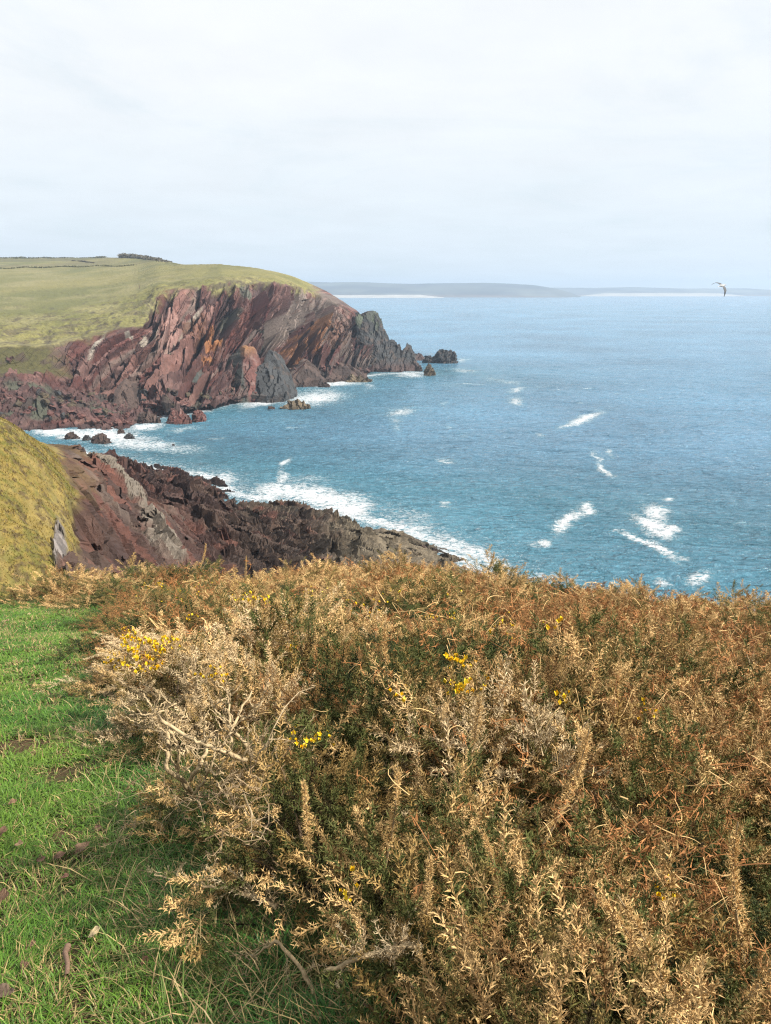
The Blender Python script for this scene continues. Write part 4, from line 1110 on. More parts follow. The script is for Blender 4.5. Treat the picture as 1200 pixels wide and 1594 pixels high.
def sea_rock(px, py, w, h, colf, label, seed, thick=None):
    p = atz(px, py, 0.0); m = p[1] / F * 1.03
    W = w * m; Hh = h * m * 1.1; T = thick or W * 0.6
    r = np.random.default_rng(seed)
    pts = []
    for k in range(9):
        a = k / 9 * 6.283 + r.random() * 0.4
        pts.append([math.cos(a) * W / 2 * (0.85 + 0.3 * r.random()), math.sin(a) * T / 2, -1.2])
        pts.append([math.cos(a) * W / 2 * (0.62 + 0.3 * r.random()), math.sin(a) * T / 2 * 0.8, Hh * (0.15 + 0.45 * r.random())])
    for k in range(3):
        pts.append([(r.random() - 0.5) * W * 0.5, (r.random() - 0.5) * T * 0.4, Hh * (0.85 + 0.25 * r.random())])
    o = hull_mesh('sea_rock', pts, max(0.16, W / 26), 0.05 * W, seed, ROCK, colf, cell=max(0.7, W / 4))
    o.location = p
    tag(o, label, 'rock')
for k, a in enumerate([
 (279, 659, 40, 17, redrock, 'larger left rock of the reddish pair awash below the headland'),
 (309, 656, 28, 14, redrock, 'smaller right rock of the reddish pair awash below the headland'),
 (461, 636, 52, 9, olv, 'long flat brown rock ringed by surf off the dark domed block'),
 (422, 637, 14, 5, drk, 'tiny dark rock just left of the long flat brown rock'),
 (157, 690, 34, 14, drk, 'low dark red rock in the cove nearest the mossy hump'),
 (112, 683, 28, 10, drk, 'low black rock at the far left of the cove rocks'),
 (136, 686, 20, 8, slate, 'small grey rock between two dark rocks in the cove'),
 (188, 675, 15, 9, drk, 'small pointed rock in the cove surf under the boulder beach'),
 (201, 683, 20, 8, slate, 'small dark rock farthest right among the cove rocks'),
 (270, 694, 6, 3, drk, 'lone pebble-sized rock awash in the open cove'),
 (232, 658, 44, 14, drk, 'broad low red rock joined to the boulder beach edge'),
 (693, 565, 38, 19, slate, 'dark humped skerry farthest out beyond the headland'),
 (668, 565, 24, 8, slate, 'flat dark skerry just left of the farthest skerry'),
 (669, 584, 20, 15, olv, 'small pyramid rock standing in foam off the pointed fin'),
 (653, 578, 11, 8, drk, 'little rock tucked against the pointed fin'),
 (556, 594, 46, 8, olv, 'low brown ledge in the surf under the right cliff'),
 (505, 603, 18, 7, drk, 'small dark ledge rock in the surf below the orange cliff'),
 (634, 846, 44, 8, drk, 'dark ledge at the outer edge of the near shore rocks'),
 (662, 860, 46, 8, drk, 'dark wet ledge partly washed by foam on the near shore'),
 (700, 871, 52, 7, olv, 'long thin ledge reaching out into the near foam'),
 (690, 884, 34, 8, redrock, 'reddish ledge closest to the gorse in the near foam'),
 (716, 886, 24, 5, drk, 'small dark ledge at the seaward end of the near shore'),
 (648, 850, 14, 9, olv, 'small upright rock standing in the near foam'),
]):
    sea_rock(*a, seed=700 + k)

dg = bpy.context.evaluated_depsgraph_get(); dg.update()
def cast(px, py):
    x, y, z = ray(px, py)
    hit, loc, nrm, idx, ob, mt = sc.ray_cast(dg, Vector((0, 0, EYE)), Vector((float(x), float(y), float(z))).normalized())
    return (np.array(loc), np.array(nrm), ob) if hit else (None, None, None)
def boulders():
    protos = []
    for k in range(6):
        r = np.random.default_rng(800 + k)
        pts = r.normal(size=(14, 3)); pts /= np.linalg.norm(pts, axis=1)[:, None]; pts *= np.array([0.62, 0.5, 0.42]) * (0.8 + 0.3 * r.random((14, 1)))
        o = hull_mesh('boulder', pts, 0.22, 0.05, 810 + k, ROCK, [redrock, drk, redrock, olv, redrock, slate][k], cell=0.5)
        if k == 2:
            pass
        protos.append(o.data); bpy.data.objects.remove(o)
    names = ['dark red', 'brown wet', 'pinkish red', 'olive weedy', 'squared red', 'blue-grey']
    def one(px, py, size, where, grp):
        p, n, ob = cast(px, py)
        if p is None or ob is None or ob.name not in ('headland', 'rocky_spur') : return
        k = random.randrange(6)
        o = bpy.data.objects.new('boulder', protos[k]); C.objects.link(o)
        s_ = size * (0.6 + 0.8 * random.random())
        o.location = p + np.array([0, 0, 0.12 * s_]); o.scale = (s_ * random.uniform(0.8, 1.4), s_, s_ * random.uniform(0.6, 1.0))
        o.rotation_euler = (random.uniform(-0.5, 0.5), random.uniform(-0.5, 0.5), random.random() * 6.28)
        tag(o, names[k] + ' boulder ' + where, 'boulder', names[k] + ' boulders ' + grp)
    for _ in range(120):
        x = random.uniform(0, 300); y = random.uniform(606, 662) - (12 if x < 60 else 0) 
        one(x, y, 2.1, 'tumbled on the beach under the left cliff' if x < 160 else 'tumbled below the pale streaked cliff', 'on the left beach' if x < 160 else 'below the pale cliff')
    for _ in range(60):
        x = random.uniform(310, 590); y = np.interp(x, [310, 350, 400, 440, 470, 590], [628, 620, 608, 592, 584, 572]) - random.random() * 12
        one(x, y, 2.0, 'at the surf line under the orange cliff', 'under the orange cliff')
boulders()

# ---------------------------------------------------------------- hedges and far trees on the plateau
HEDGE = tint_mat('hedge', rough=1, spec=0.1, noise=0.5, nscale=0.8)
def leafy_strip(name, path, wid, hts, seed, label, cat, col=(0.15, 0.145, 0.075), kind=None, gaps=0.0):
    """a hedge: thousands of small leaf clumps in a band along a path"""
    path = np.array(path); L_ = np.r_[0, np.cumsum(np.linalg.norm(np.diff(path, axis=0), axis=1))]
    n = int(L_[-1] * 16 * max(1, np.mean(hts) / 1.5)); t = rng.random(n) * L_[-1]
    P = np.stack([np.interp(t, L_, path[:, a]) for a in range(3)], -1)
    hh = np.interp(t / L_[-1], np.linspace(0, 1, len(hts)), hts)
    hh = hh * (0.75 + 0.5 * vn(t / 3.5, t * 0, s=seed))
    keep = vn(t / 6.0, t * 0 + 3, s=seed + 1) > gaps
    u = rng.random(n) ** 0.7
    P += rng.normal(size=(n, 3)) * np.array([wid, wid, 0]) * 0.5; P[:, 2] += u * hh - 0.2
    P = P[keep]; n = len(P)
    s_ = 0.28 + 0.35 * rng.random(n)
    d1 = rng.normal(size=(n, 3)); d1 /= np.linalg.norm(d1, axis=1)[:, None]
    d2 = np.cross(d1, rng.normal(size=(n, 3))); d2 /= np.linalg.norm(d2, axis=1)[:, None]
    V = np.stack([P - d1 * s_[:, None], P + d2 * s_[:, None], P + d1 * s_[:, None], P - d2 * s_[:, None]], 1)
    cl = np.array(col) * (0.6 + 0.8 * rng.random((n, 1)))
    o = build(name, V.reshape(-1, 3), np.arange(4 * n).reshape(-1, 4), HEDGE, np.repeat(cl, 4, 0))
    return tag(o, label, cat, kind=kind)
def track(pts):
    out = []
    for px, py in pts:
        p, n, ob = cast(px, py)
        if p is not None and ob.name == 'headland': out.append(p)
    return out
leafy_strip('hedgerow', track([(x, 418 - 4.5 * x / 220 + 0.8 * math.sin(x / 9)) for x in range(-20, 216, 8)]), 0.9, [0.7, 0.9, 0.8, 0.5], 900, 'long low hedge crossing the pale green field on the headland', 'hedge', gaps=0.12)
leafy_strip('hedgerow', track([(112, 406.5), (125, 407), (138, 408.5), (146, 409.5)]), 0.8, [0.6, 0.9, 0.5], 903, 'short dark hedge standing alone in the upper field', 'hedge', (0.09, 0.08, 0.055))
def sky_line(x0, x1, dd, n=30):
    xs = np.linspace(x0, x1, n); out = []
    for x in xs:
        for py in np.arange(396, 440, 0.5):
            p, nn, ob = cast(x, py)
            if p is not None and ob.name == 'headland': out.append(p - np.array([0, 0, 0.3])); break
    return out
leafy_strip('hedgerow', sky_line(-10, 165, 0), 2.0, [1.4, 1.8, 1.3, 0.7, 1.6], 905, 'dark hedge along the skyline of the headland field', 'hedge', (0.13, 0.135, 0.10))
leafy_strip('tree_clump', sky_line(186, 262, 0), 2.5, [3.6, 3.2, 2.6, 2.0, 1.6, 0.9, 0.5], 907, 'dark windswept copse on the skyline above the field', 'trees', (0.11, 0.10, 0.075), kind='stuff')
p_, n_, o_ = cast(217, 449)
if p_ is not None:
    v, f = tube_arrays([[0, 0, -0.3], [0, 0, 0.7], [0.03, 0, 1.5]], [0.12, 0.12, 0.10], 6)
    o = build('fence_post', v, f, WOOD, np.broadcast_to(cc(0.10, 0.07, 0.05), (len(v), 3))); o.location = p_
    tag(o, 'lone wooden post at the cliff edge above the red cliff', 'post')

# ---------------------------------------------------------------- gull
def gull():
    bm = bmesh.new()
    def loft(rings, ns=10):
        prev = None; first = None
        for c_, u_, w_, ru, rw in rings:
            vs = [bm.verts.new(Vector(c_) + Vector(u_) * (ru * math.cos(a)) + Vector(w_) * (rw * math.sin(a))) for a in [k * 2 * math.pi / ns for k in range(ns)]]
            if prev:
                for k in range(ns): bm.faces.new((prev[k], prev[(k + 1) % ns], vs[(k + 1) % ns], vs[k]))
            else: first = vs
            prev = vs
        bm.faces.new(first[::-1]); bm.faces.new(prev)
    X_, Y_, Z_ = (1, 0, 0), (0, 1, 0), (0, 0, 1)
    # body along +x (flying right): tail, belly, breast, neck, head, bill
    loft([((-0.34, 0, -0.02), Y_, Z_, 0.055, 0.012), ((-0.22, 0, -0.01), Y_, Z_, 0.05, 0.03), ((-0.08, 0, 0), Y_, Z_, 0.075, 0.07), ((0.06, 0, 0.0), Y_, Z_, 0.085, 0.085),
          ((0.17, 0, 0.02), Y_, Z_, 0.06, 0.06), ((0.23, 0, 0.035), Y_, Z_, 0.045, 0.048), ((0.29, 0, 0.04), Y_, Z_, 0.042, 0.044), ((0.33, 0, 0.032), Y_, Z_, 0.016, 0.018), ((0.39, 0, 0.018), Y_, Z_, 0.008, 0.010)])
    # wings: (centre, chord direction, thickness direction, half chord, half thickness)
    ch = Vector((1, 0, 0.05)).normalized()
    # far wing raised then bent down at the wrist (shows at the left of the body)
    loft([((0.03, 0.03, 0.04), ch, Z_, 0.12, 0.022), ((-0.05, 0.22, 0.16), ch, Z_, 0.12, 0.014), ((-0.16, 0.42, 0.20), ch, Z_, 0.10, 0.011), ((-0.36, 0.55, 0.10), Vector((0.75, 0, 0.65)), Z_, 0.06, 0.008), ((-0.50, 0.60, -0.03), Vector((0.6, 0, 0.8)), Z_, 0.015, 0.005)])
    # near wing swept down
    dn = Vector((0.1, -1, 0)).normalized()
    loft([((0.03, -0.03, 0.02), ch, Z_, 0.12, 0.022), ((0.08, -0.18, -0.10), ch, dn, 0.125, 0.016), ((0.14, -0.26, -0.32), Vector((1, 0, 0.2)).normalized(), dn, 0.11, 0.012), ((0.10, -0.30, -0.56), Vector((1, 0, 0.3)).normalized(), dn, 0.06, 0.008), ((0.02, -0.32, -0.78), Vector((1, 0, 0.3)).normalized(), dn, 0.014, 0.005)])
    me = bpy.data.meshes.new('seagull'); bm.to_mesh(me); bm.free()
    o = bpy.data.objects.new('seagull', me); C.objects.link(o)
    md = o.modifiers.new('r', 'REMESH'); md.mode = 'VOXEL'; md.voxel_size = 0.009
    d_ = bpy.context.evaluated_depsgraph_get(); me2 = bpy.data.meshes.new_from_object(o.evaluated_get(d_))
    o.modifiers.clear(); o.data = me2; bpy.data.meshes.remove(me); me2.name = 'seagull'
    V = np.array([v.co[:] for v in me2.vertices])
    col = np.full((len(V), 3), 0.34)
    wing = (np.abs(V[:, 1]) > 0.09)
    col[wing] = (0.10, 0.105, 0.11)
    col[(V[:, 2] < -0.42)] = (0.03, 0.03, 0.035); col[V[:, 0] < -0.30] = np.where((V[V[:, 0] < -0.30][:, 1] > 0.3)[:, None], 0.03, 0.7)
    lead = (V[:, 0] > 0.15) & (V[:, 1] < -0.12) & (V[:, 2] < -0.08); col[lead] = (0.10, 0.10, 0.10)
    col[V[:, 0] > 0.335] = (0.6, 0.35, 0.03)
    eye = np.linalg.norm(V - np.array([0.285, 0, 0.05]) , axis=1) < 0; col[eye] = 0.02
    for sy in (-1, 1): col[np.linalg.norm(V - np.array([0.295, 0.036 * sy, 0.055]), axis=1) < 0.014] = 0.01
    c4 = np.ones((len(V), 4), np.float32); c4[:, :3] = col
    a = me2.color_attributes.new('tint', 'FLOAT_COLOR', 'POINT'); a.data.foreach_set('color', c4.ravel())
    me2.materials.clear(); me2.materials.append(tint_mat('feathers', rough=0.6, spec=0.2, noise=0))
    o.location = at(1123.5, 445, 58); o.rotation_euler = (R(6), R(-4), R(18))
    tag(o, 'grey and white gull with black wingtips gliding over the sea', 'seagull')
gull()

# ---------------------------------------------------------------- small things in the thicket
dg = bpy.context.evaluated_depsgraph_get(); dg.update()
def on_ground(px, py):
    x, y, z = ray(px, py); t = 1.0
    for _ in range(60):
        p = np.array([x * t, y * t, EYE + z * t]); g = float(ground_z(p[0:1], p[1:2])[0])
        t += (p[2] - g) * 0.6
    return np.array([x * t, y * t, g])
def root_of(o):
    while o.parent: o = o.parent
    return o
def blossom(px, py, rx, ry, n, sz):
    """flowers opened on the outer shoots of whichever bush stands there"""
    by = {}
    for _ in range(n):
        a = random.random() * 6.283; r = math.sqrt(random.random())
        p, nn, ob = cast(px + rx * r * math.cos(a), py + ry * r * math.sin(a))
        if p is None or root_of(ob).name.split('.')[0] != 'gorse_bush': continue
        by.setdefault(root_of(ob).name, []).append(p)
    for nm, ps in by.items():
        rt = bpy.data.objects[nm]; ps = np.array(ps)
        v_dir = np.array([0, 0, EYE]) - ps; v_dir /= np.linalg.norm(v_dir, axis=1)[:, None]
        ps = ps + v_dir * 0.02 + rng.normal(size=ps.shape) * 0.008
        ps = np.repeat(ps, 2, 0) + rng.normal(size=(2 * len(ps), 3)) * 0.012
        dirs = np.array([0, 0, 0.9]) + 0.5 * np.repeat(v_dir, 2, 0) + 0.35 * rng.normal(size=ps.shape)
        v, f, cl = flower_arrays(ps, dirs, sz * (0.8 + 0.5 * rng.random(len(ps))))
        M = np.array((Matrix.LocRotScale(rt.location, rt.rotation_euler, rt.scale)).inverted())
        v = v @ M[:3, :3].T + M[:3, 3]
        build('flowers', v, f, PETAL, cl, parent=rt)['kind'] = 'stuff'
for a in [(215, 1003, 30, 16, 46, .022), (262, 1003, 20, 9, 18, .022), (180, 1030, 18, 12, 26, .022), (232, 1030, 34, 18, 44, .022), (195, 985, 16, 8, 12, .022), (330, 1052, 26, 6, 14, .019), (390, 932, 22, 8, 14, .02), (405, 932, 14, 5, 10, .02), (238, 912, 18, 6, 12, .02), (300, 965, 14, 6, 7, .02),
          (478, 1156, 34, 5, 12, .014), (710, 1030, 20, 8, 12, .02), (725, 1072, 36, 8, 16, .018), (860, 975, 10, 5, 5, .022), (450, 1010, 10, 6, 5, .02), (800, 985, 40, 18, 12, .022), (880, 1080, 22, 8, 8, .018), (1000, 1110, 30, 18, 9, .016), (620, 1085, 20, 8, 5, .018), (1035, 1395, 6, 6, 3, .012), (540, 1385, 24, 10, 3, .012), (690, 960, 30, 6, 8, .022), (560, 940, 20, 5, 5, .022)]:
    blossom(*a)

def branch(parent, pts, r0, r1, name='branch', seed=0, knots=0.25, col=(0.40, 0.30, 0.17)):
    P = np.array([at(*p) for p in pts]); n = max(8, 5 * len(P))
    t0 = np.linspace(0, 1, len(P)); t = np.linspace(0, 1, n)
    Q = np.stack([np.interp(t, t0, P[:, a]) for a in range(3)], -1)
    r = np.random.default_rng(seed)
    Q[1:-1] += r.normal(size=(n - 2, 3)) * 0.0016
    rad = lerp(r0, r1, t) * (1 + knots * (r.random(n) - 0.5))
    v, f = tube_arrays(Q, rad, 7)
    c_ = np.array(col) * (0.75 + 0.5 * r.random((len(v), 1)))
    o = build(name, v - np.array(parent.location), f, WOOD, c_, smooth=True, parent=parent)
    return o
def tangle():
    ys_ = [cast(random.uniform(220, 400), random.uniform(1080, 1240))[0][1] for _ in range(150)]
    D = float(np.percentile(ys_, 7)); print('tangle', D)
    base = on_ground(300, 1245)
    root = empty('dead_gorse_bush', base)
    tag(root, 'bare bleached tangle of dead gorse branches beside the path', 'dead bush')
    KR = 0.78; D -= 0.05
    B = [([(302, 1243, D + .1), (287, 1217, D), (258, 1196, D - .05), (262, 1158, D - .03), (261, 1125, D)], .011, .006),
         ([(296, 1214, D), (312, 1192, D - .06), (321, 1167, D - .03), (318, 1140, D + .02)], .009, .005),
         ([(252, 1122, D - .10), (290, 1146, D - .12), (317, 1158, D - .13), (350, 1171, D - .12), (383, 1183, D - .08)], .006, .0085),
         ([(392, 1178, D - .05), (384, 1160, D - .06), (362, 1137, D - .05), (372, 1112, D), (392, 1075, D + .05)], .009, .003),
         ([(362, 1138, D - .05), (345, 1115, D), (329, 1098, D + .03)], .006, .002),
         ([(222, 1080, D + .02), (238, 1103, D), (254, 1121, D - .06), (270, 1145, D - .05), (279, 1170, D - .04), (277, 1208, D)], .0025, .006),
         ([(354, 1070, D + .05), (356, 1100, D), (358, 1121, D - .02), (360, 1156, D - .06)], .003, .006),
         ([(202, 1113, D - .02), (226, 1112, D - .04), (252, 1107, D - .03), (275, 1095, D)], .003, .004),
         ([(321, 1196, D - .05), (334, 1206, D - .1), (348, 1202, D - .08)], .005, .003),
         ([(337, 1220, D - .1), (350, 1236, D - .14), (364, 1256, D - .18)], .004, .002),
         ([(340, 1176, D - .1), (352, 1150, D - .08), (366, 1128, D - .05)], .004, .003),
         ([(300, 1240, D + .05), (318, 1216, D), (330, 1190, D), (338, 1160, D + .05)], .007, .003),
         ([(262, 1160, D - .03), (250, 1140, D), (232, 1132, D + .02), (206, 1128, D + .03)], .004, .002),
         ([(375, 1120, D), (392, 1112, D + .02), (408, 1092, D + .05)], .003, .0015),
         ([(390, 1170, D - .05), (405, 1150, D - .04), (418, 1175, D - .08)], .003, .002)]
    for k, (p, a, b) in enumerate(B):
        branch(root, p, a * KR, b * KR, seed=k)
        for q in range(6):          # thin forked side twigs
            i = random.randrange(len(p) - 1); u = random.random()
            s0 = [lerp(p[i][j], p[i + 1][j], u) for j in range(3)]
            an = random.uniform(-2.6, -0.5); l_ = random.uniform(14, 42)
            s1 = (s0[0] + l_ * 0.55 * math.cos(an), s0[1] + l_ * 0.55 * math.sin(an), s0[2] - 0.01); an += random.uniform(-0.6, 0.6)
            s2 = (s1[0] + l_ * 0.45 * math.cos(an), s1[1] + l_ * 0.45 * math.sin(an), s1[2] + random.uniform(-0.03, 0.03))
            branch(root, [s0, s1, s2], 0.0026, 0.0009, 'twig', 50 + 5 * k + q)
    # fine dead twigs
    n = 200; ps = []
    for _ in range(n):
        p, nn, ob = cast(random.uniform(190, 430), random.uniform(1090, 1290))
        if p is not None: ps.append(p)
    ps = np.array(ps); m = len(ps)
    ps[:, 1] -= 0.03
    cols = lerp(cc(0.20, 0.13, 0.07), cc(0.42, 0.32, 0.19), rng.random((m, 1)))
    v, f, cl = assemble(WIRY, ps, rng.normal(size=(m, 3)) + [0, -0.2, 0.5], 0.10 + 0.10 * rng.random(m), cols)
    build('twigs', v - np.array(root.location), f, SPINE, cl, parent=root)
tangle()
def lone_branch(label, pts, r0, r1, seed, spines=0):
    P0 = at(*pts[0]); root = empty('dead_gorse_branch', P0)
    tag(root, label, 'dead branch')
    branch(root, pts, r0, r1, 'stem', seed, 0.4)
    if spines:
        P = np.array([at(*p) for p in pts]); t = np.linspace(0, 1, len(P)); u = rng.random(spines)
        ps = np.stack([np.interp(u, t, P[:, a]) for a in range(3)], -1)
        cols = lerp(cc(0.40, 0.28, 0.15), cc(0.5, 0.4, 0.25), rng.random((spines, 1)))
        v, f, cl = assemble(SHOOTS_THIN, ps, rng.normal(size=(spines, 3)) + [0, 0, 0.6], 0.05 + 0.05 * rng.random(spines), cols)
        build('twigs', v - np.array(root.location), f, SPINE, cl, parent=root)
lone_branch('pale dead gorse branch poking out over the grass', [(430, 1412, 1.60), (395, 1394, 1.63), (360, 1384, 1.64), (300, 1376, 1.66), (240, 1362, 1.70)], .006, .002, 31, 22)
lone_branch('thick bleached dead branch lying across the front of the thicket', [(505, 1512, 1.22), (560, 1490, 1.20), (610, 1478, 1.20), (652, 1470, 1.22)], .004, .006, 32, 26)
lone_branch('small curved dead branch in the grass under the thicket', [(395, 1490, 1.42), (430, 1462, 1.40), (470, 1510, 1.36), (490, 1545, 1.33)], .002, .006, 33, 6)
lone_branch('arched pale dry stem standing up in the right of the thicket', [(880, 1150, 2.9), (905, 1115, 2.95), (940, 1120, 3.0), (968, 1150, 2.95), (985, 1200, 2.85)], .0035, .003, 34)
lone_branch('forked bleached twig standing near the right edge of the thicket', [(1158, 1085, 4.1), (1170, 1050, 4.15), (1163, 1018, 4.2)], .006, .002, 35, 4)

def strands():
    """bracken litter and wiry dead stems laid through the top of the thicket"""
    n = 8500
    x, y = scatter(n, 1.15, 15.0, -0.45, 0.56, 0.75)
    b = border(y)
    n2 = fbm(x / 1.4, y / 1.6, s=531, o=3)
    w_ = sstep(-0.1, 0.25, n2) * 0.9 + 0.05 + 0.3 * sstep(-0.1, 0.3, x / y) + 0.45 * sstep(4, 9, y)
    keep = (x > b + 0.1) & ((y < 12) | (x > -4.2)) & (rng.random(n) < w_)
    x, y = x[keep], y[keep]; n = len(x)
    h = np.array([height_field(a, c_) for a, c_ in zip(x, y)])
    z = ground_z(x, y) + h * (0.55 + 0.5 * rng.random(n))
    az = rng.random(n) * 6.283; el = rng.normal(size=n) * 0.5 + 0.25
    ln = (0.06 + (0.08 + 0.12 * sstep(2.5, 5, y)) * rng.random(n) ** 2.2) * (0.9 + 0.04 * y); dr = rng.random(n) * 0.9
    sag = np.stack([np.cos(az) * np.cos(el), np.sin(az) * np.cos(el), np.sin(el)], -1)
    S_ = 7; t = np.linspace(0, 1, S_)
    cr_ = rng.normal(size=(n, 3)) * 0.3
    P = np.stack([x, y, z], -1)[:, None] + sag[:, None] * (ln[:, None] * t[None])[..., None] + cr_[:, None] * (ln[:, None] * np.sin(t * 3.1)[None] ** 1)[..., None]
    P[..., 2] -= (dr * ln)[:, None] * t[None] ** 2
    wd = (0.0008 + 0.0006 * rng.random(n)) * np.clip(y / 2.4, 1, 3.0)
    side = np.cross(sag, rng.normal(size=(n, 3))); side /= np.linalg.norm(side, axis=1)[:, None]
    A = P - side[:, None] * (wd[:, None] * (1 - 0.6 * t[None]))[..., None]; B = P + side[:, None] * (wd[:, None] * (1 - 0.6 * t[None]))[..., None]
    V = np.stack([A, B], 2).reshape(n, -1, 3); nv = V.shape[1]
    q = np.concatenate([np.array([[2 * i, 2 * i + 1, 2 * i + 3], [2 * i, 2 * i + 3, 2 * i + 2]]) for i in range(S_ - 1)])
    Fq = (q[None] + (np.arange(n) * nv)[:, None, None]).reshape(-1, 3)
    kind = rng.random(n)
    col = np.where((kind < 0.62)[:, None], PAL['rust'] * (0.5 + 0.6 * rng.random((n, 1))), PAL['tan'] * (0.8 + 0.5 * rng.random((n, 1))))
    cl = np.repeat(col[:, None], nv, 1).reshape(-1, 3)
    # shrivelled pinnae on the rusty ones
    m = np.repeat(np.arange(n)[kind < 0.62], 12); u = rng.integers(1, S_, len(m))
    base = P[m, u] + rng.normal(size=(len(m), 3)) * 0.004
    v3, f3 = tri_spikes(base, side[m] * rng.choice([-1, 1], len(m))[:, None] + 0.5 * rng.normal(size=(len(m), 3)), (0.012 + 0.022 * rng.random(len(m))) * np.clip(y[m] / 3, 0.8, 2.2), (0.003 + 0.003 * rng.random(len(m))) * np.clip(y[m] / 3, 0.8, 2.0))
    c3_ = np.repeat(col[m] * (0.8 + 0.5 * rng.random((len(m), 1))), 3, 0)
    o = build('bracken', np.concatenate([V.reshape(-1, 3), v3]), np.concatenate([Fq, f3 + n * nv]), SPINE, np.concatenate([cl, c3_]))
    tag(o, 'rust-coloured dead bracken and wiry stems threaded through the gorse', 'bracken', kind='stuff')
strands()

def spire_mesh(seed, n=300):
    """a single leader: long stiff spines all round the stem, each with small side spines"""
    r = np.random.default_rng(seed); t = np.sort(r.random(n) ** 0.85)
    az = r.random(n) * 6.283
    p = np.stack([0.05 * np.sin(2 * t), 0.02 * t, t * 0.42], -1)
    d = np.stack([np.cos(az), np.sin(az), 0.25 + 1.0 * t + 0.3 * r.normal(size=n)], -1); d /= np.linalg.norm(d, axis=1)[:, None]
    ln = (0.034 - 0.014 * t) * (0.7 + 0.5 * r.random(n))
    v1, f1 = tri_spikes(p, d, ln, 0.0042 + 0 * ln)
    m = np.repeat(np.arange(n), 4); u = 0.3 + 0.6 * r.random(len(m))
    v2, f2 = tri_spikes(p[m] + d[m] * (ln[m] * u)[:, None], d[m] + 0.8 * r.normal(size=(len(m), 3)), 0.009 + 0.008 * r.random(len(m)), np.full(len(m), 0.0026))
    c1 = lerp(PAL['olive'], PAL['tan'] * 1.05, (0.3 + 0.7 * r.random((n, 1))))
    cl = np.concatenate([np.repeat(c1, 3, 0), np.repeat(c1[m] * 0.9, 3, 0)])
    cl[2::3] *= 1.25
    return np.concatenate([v1, v2]), np.concatenate([f1, f2 + 3 * n]), cl
def spires():
    ms = []
    for k in range(2):
        v, f, cl = spire_mesh(950 + k)
        a = build('foliage', v, f, SPINE, cl)
        t = np.linspace(0, 1, 7); sv, sf = tube_arrays(np.stack([0.05 * np.sin(2 * t), 0.02 * t, t * 0.5 - 0.05], -1), 0.006 * (1 - 0.7 * t), 5)
        b = build('stem', sv, sf, WOOD, np.broadcast_to(cc(0.3, 0.22, 0.12), (len(sv), 3)))
        ms.append((a.data, b.data)); bpy.data.objects.remove(a); bpy.data.objects.remove(b)
    S_ = [(1062, 1640, 0.86, 0.62, -0.50, 'big bleached spiny shoot leaning in the lower right corner'),
          (1160, 1480, 1.15, 0.62, 0.05, 'upright sandy spiny spike near the right edge of the thicket'),
          (1010, 1510, 0.95, 0.40, -0.7, 'star-ended bleached shoot leaning left above the dark green gorse'),
          (722, 1225, 1.9, 0.66, 0.02, 'upright pale spike in the middle of the thicket'),
          (850, 1300, 1.6, 0.66, 0.22, 'pale spike leaning right in the middle of the thicket'),
          (598, 1340, 1.6, 0.62, -0.04, 'slim upright spike in the front of the thicket'),
          (1120, 1600, 0.95, 0.55, 0.35, 'sandy spike leaning right beside the big bleached shoot'),
          (780, 1420, 1.3, 0.45, -0.35, 'short pale shoot above the dark green gorse'),
          (312, 882, 9.6, 0.75, 0.16, 'thin olive spike standing against the pale rock rib'),
          (382, 897, 10.5, 0.7, -0.12, 'thin olive spike standing against the black shore rocks'),
          (752, 905, 12.6, 1.3, 0.2, 'dark ragged leader standing against the surf on the brow'),
          (612, 1090, 2.9, 0.8, 0.0, 'pale spike at the top middle of the near gorse'),
          (935, 1180, 2.4, 0.8, 0.05, 'tan spike among the dark green gorse on the right'),
          (480, 1330, 1.6, 0.5, -0.15, 'short straw-coloured spike in the front left of the thicket'),
          (660, 1440, 1.25, 0.5, 0.15, 'sandy spike standing above the lower middle of the thicket'),
          (900, 1250, 1.9, 0.6, -0.1, 'tan spike left of the arched pale stem')]
    for k, (px, py, d, s_, tilt, lb) in enumerate(S_):
        p = at(px, py, d)
        root = empty('gorse_shoot', p, random.random() * 6.28 if abs(tilt) < 0.2 else 0)
        root.rotation_euler = (random.uniform(-0.1, 0.1), tilt, root.rotation_euler.z if abs(tilt) < 0.2 else 0)
        root.scale = (s_, s_, s_)
        for nm, dt in zip(('foliage', 'stem'), ms[k % 2]):
            o = bpy.data.objects.new(nm, dt); C.objects.link(o); o.parent = root
        tag(root, lb, 'gorse shoot')
spires()

LITTER = tint_mat('litter', rough=0.9, spec=0.15, noise=0.35, nscale=60, bump=0.002, bscale=200)
def dead_leaf(px, py, size, az, col, label, seed, elong=1.3):
    size *= 0.8
    p = on_ground(px, py); r = np.random.default_rng(seed)
    nr, na = 7, 20
    a = np.linspace(0, 2 * math.pi, na, endpoint=False); rr = np.linspace(0, 1, nr)
    out = 1 + 0.22 * np.interp(a, np.linspace(0, 6.283, 9), r.normal(size=9))
    X = (rr[:, None] * out[None] * np.cos(a)[None]) * size * elong; Y = rr[:, None] * out[None] * np.sin(a)[None] * size
    Z = 0.35 * (Y ** 2) / size + 0.12 * size * np.sin(X / size * 3 + seed) + 0.08 * size * r.normal(size=X.shape) * rr[:, None]
    V = np.stack([X, Y, Z], -1).reshape(-1, 3)
    Fq = []
    for i in range(nr - 1):
        for j in range(na):
            Fq.append((i * na + j, i * na + (j + 1) % na, (i + 1) * na + (j + 1) % na, (i + 1) * na + j))
    cl = np.array(col) * (0.7 + 0.6 * r.random((len(V), 1)))
    o = build('dead_leaf', V, Fq, LITTER, cl)
    md = o.modifiers.new('thick', 'SOLIDIFY'); md.thickness = 0.0015
    o.location = p + np.array([0, 0, 0.038]); o.rotation_euler = (0.1, -0.25, az)
    tag(o, label, 'leaf')
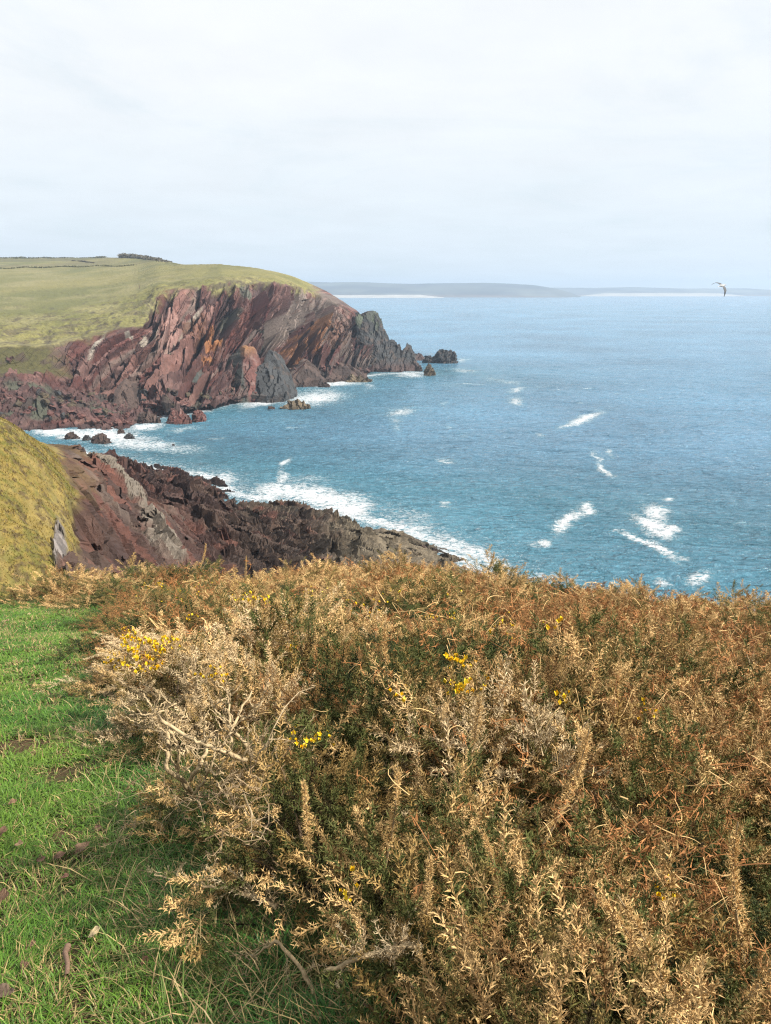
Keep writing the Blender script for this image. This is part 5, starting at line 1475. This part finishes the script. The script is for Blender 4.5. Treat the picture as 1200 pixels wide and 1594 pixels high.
for k, a in enumerate([
 (128, 1335, .023, 1.0, (.13, .085, .055), 'largest brown dead leaf on the near grass'), (95, 1347, .018, 0.2, (.15, .09, .06), 'curled brown leaf touching the left of the largest leaf'),
 (66, 1353, .013, 0.5, (.17, .10, .07), 'small russet leaf at the left end of the leaf group'), (32, 1328, .013, 0.1, (.22, .15, .09), 'pale tan leaf left of the leaf group'),
 (155, 1303, .014, 1.4, (.10, .06, .04), 'dark brown leaf above the largest leaf'), (20, 1262, .014, 0.3, (.16, .10, .06), 'brown leaf alone by the upper left of the near grass'),
 (6, 1308, .018, 0.9, (.09, .055, .035), 'dark leaf at the left edge of the grass'), (5, 1412, .020, 1.6, (.09, .055, .035), 'large dark leaf at the left edge below the others'),
 (40, 1523, .013, 2.0, (.10, .06, .04), 'dark leaf left of the short stick'), (52, 1488, .009, 0.4, (.15, .09, .06), 'tiny leaf up and left of the short stick'),
 (228, 1516, .011, 0.5, (.10, .055, .035), 'small dark leaf right of the short stick'), (103, 1380, .010, 0.2, (.13, .07, .05), 'small leaf below the leaf group'),
 (148, 1470, .014, 0.7, (.30, .24, .14), 'bleached leaf above the short stick'), (10, 1565, .024, 0.1, (.10, .07, .05), 'big flattened leaf in the lower left corner'),
 (8, 970, .06, 0.1, (.24, .17, .10), 'clump of dry leaves at the far left edge of the path'), (46, 957, .03, 1.2, (.30, .24, .13), 'pale straw tuft at the far end of the path')]):
    dead_leaf(*a, seed=970 + k)
p1 = on_ground(107, 1540); p2 = on_ground(106, 1494)
mid = (p1 + p2) / 2
v, f = tube_arrays(np.array([p1 - mid, (p1 - mid) * .3 + [0.003, 0, .004], (p2 - mid) * .5 + [-.003, 0, .004], p2 - mid + [.004, 0, 0.004]]), [.006, .0055, .007, .009], 8)
o = build('stick', v, f, WOOD, np.broadcast_to(cc(0.20, 0.125, 0.085), (len(v), 3)), smooth=True); o.location = mid + np.array([0, 0, 0.04])
tag(o, 'short thick broken stick lying on the near grass', 'stick')

# ---------------------------------------------------------------- sea air
def haze():
    v = [(x, y, z) for x in (-7000, 9000) for y in (-60, 7600) for z in (-6, 118)]
    f = [(0, 1, 3, 2), (4, 6, 7, 5), (0, 4, 5, 1), (2, 3, 7, 6), (0, 2, 6, 4), (1, 5, 7, 3)]
    me = bpy.data.meshes.new('haze'); me.from_pydata(v, [], f)
    o = bpy.data.objects.new('haze', me); C.objects.link(o)
    m = bpy.data.materials.new('haze'); m.use_nodes = True; t = m.node_tree; t.nodes.clear()
    pv = t.nodes.new('ShaderNodeVolumePrincipled'); ou = t.nodes.new('ShaderNodeOutputMaterial')
    pv.inputs['Color'].default_value = (0.62, 0.79, 1.0, 1); pv.inputs['Density'].default_value = 0.00021; pv.inputs['Anisotropy'].default_value = 0.2
    t.links.new(pv.outputs[0], ou.inputs['Volume']); me.materials.append(m)
    tag(o, 'thin pale blue sea haze', 'haze', kind='stuff')
haze()
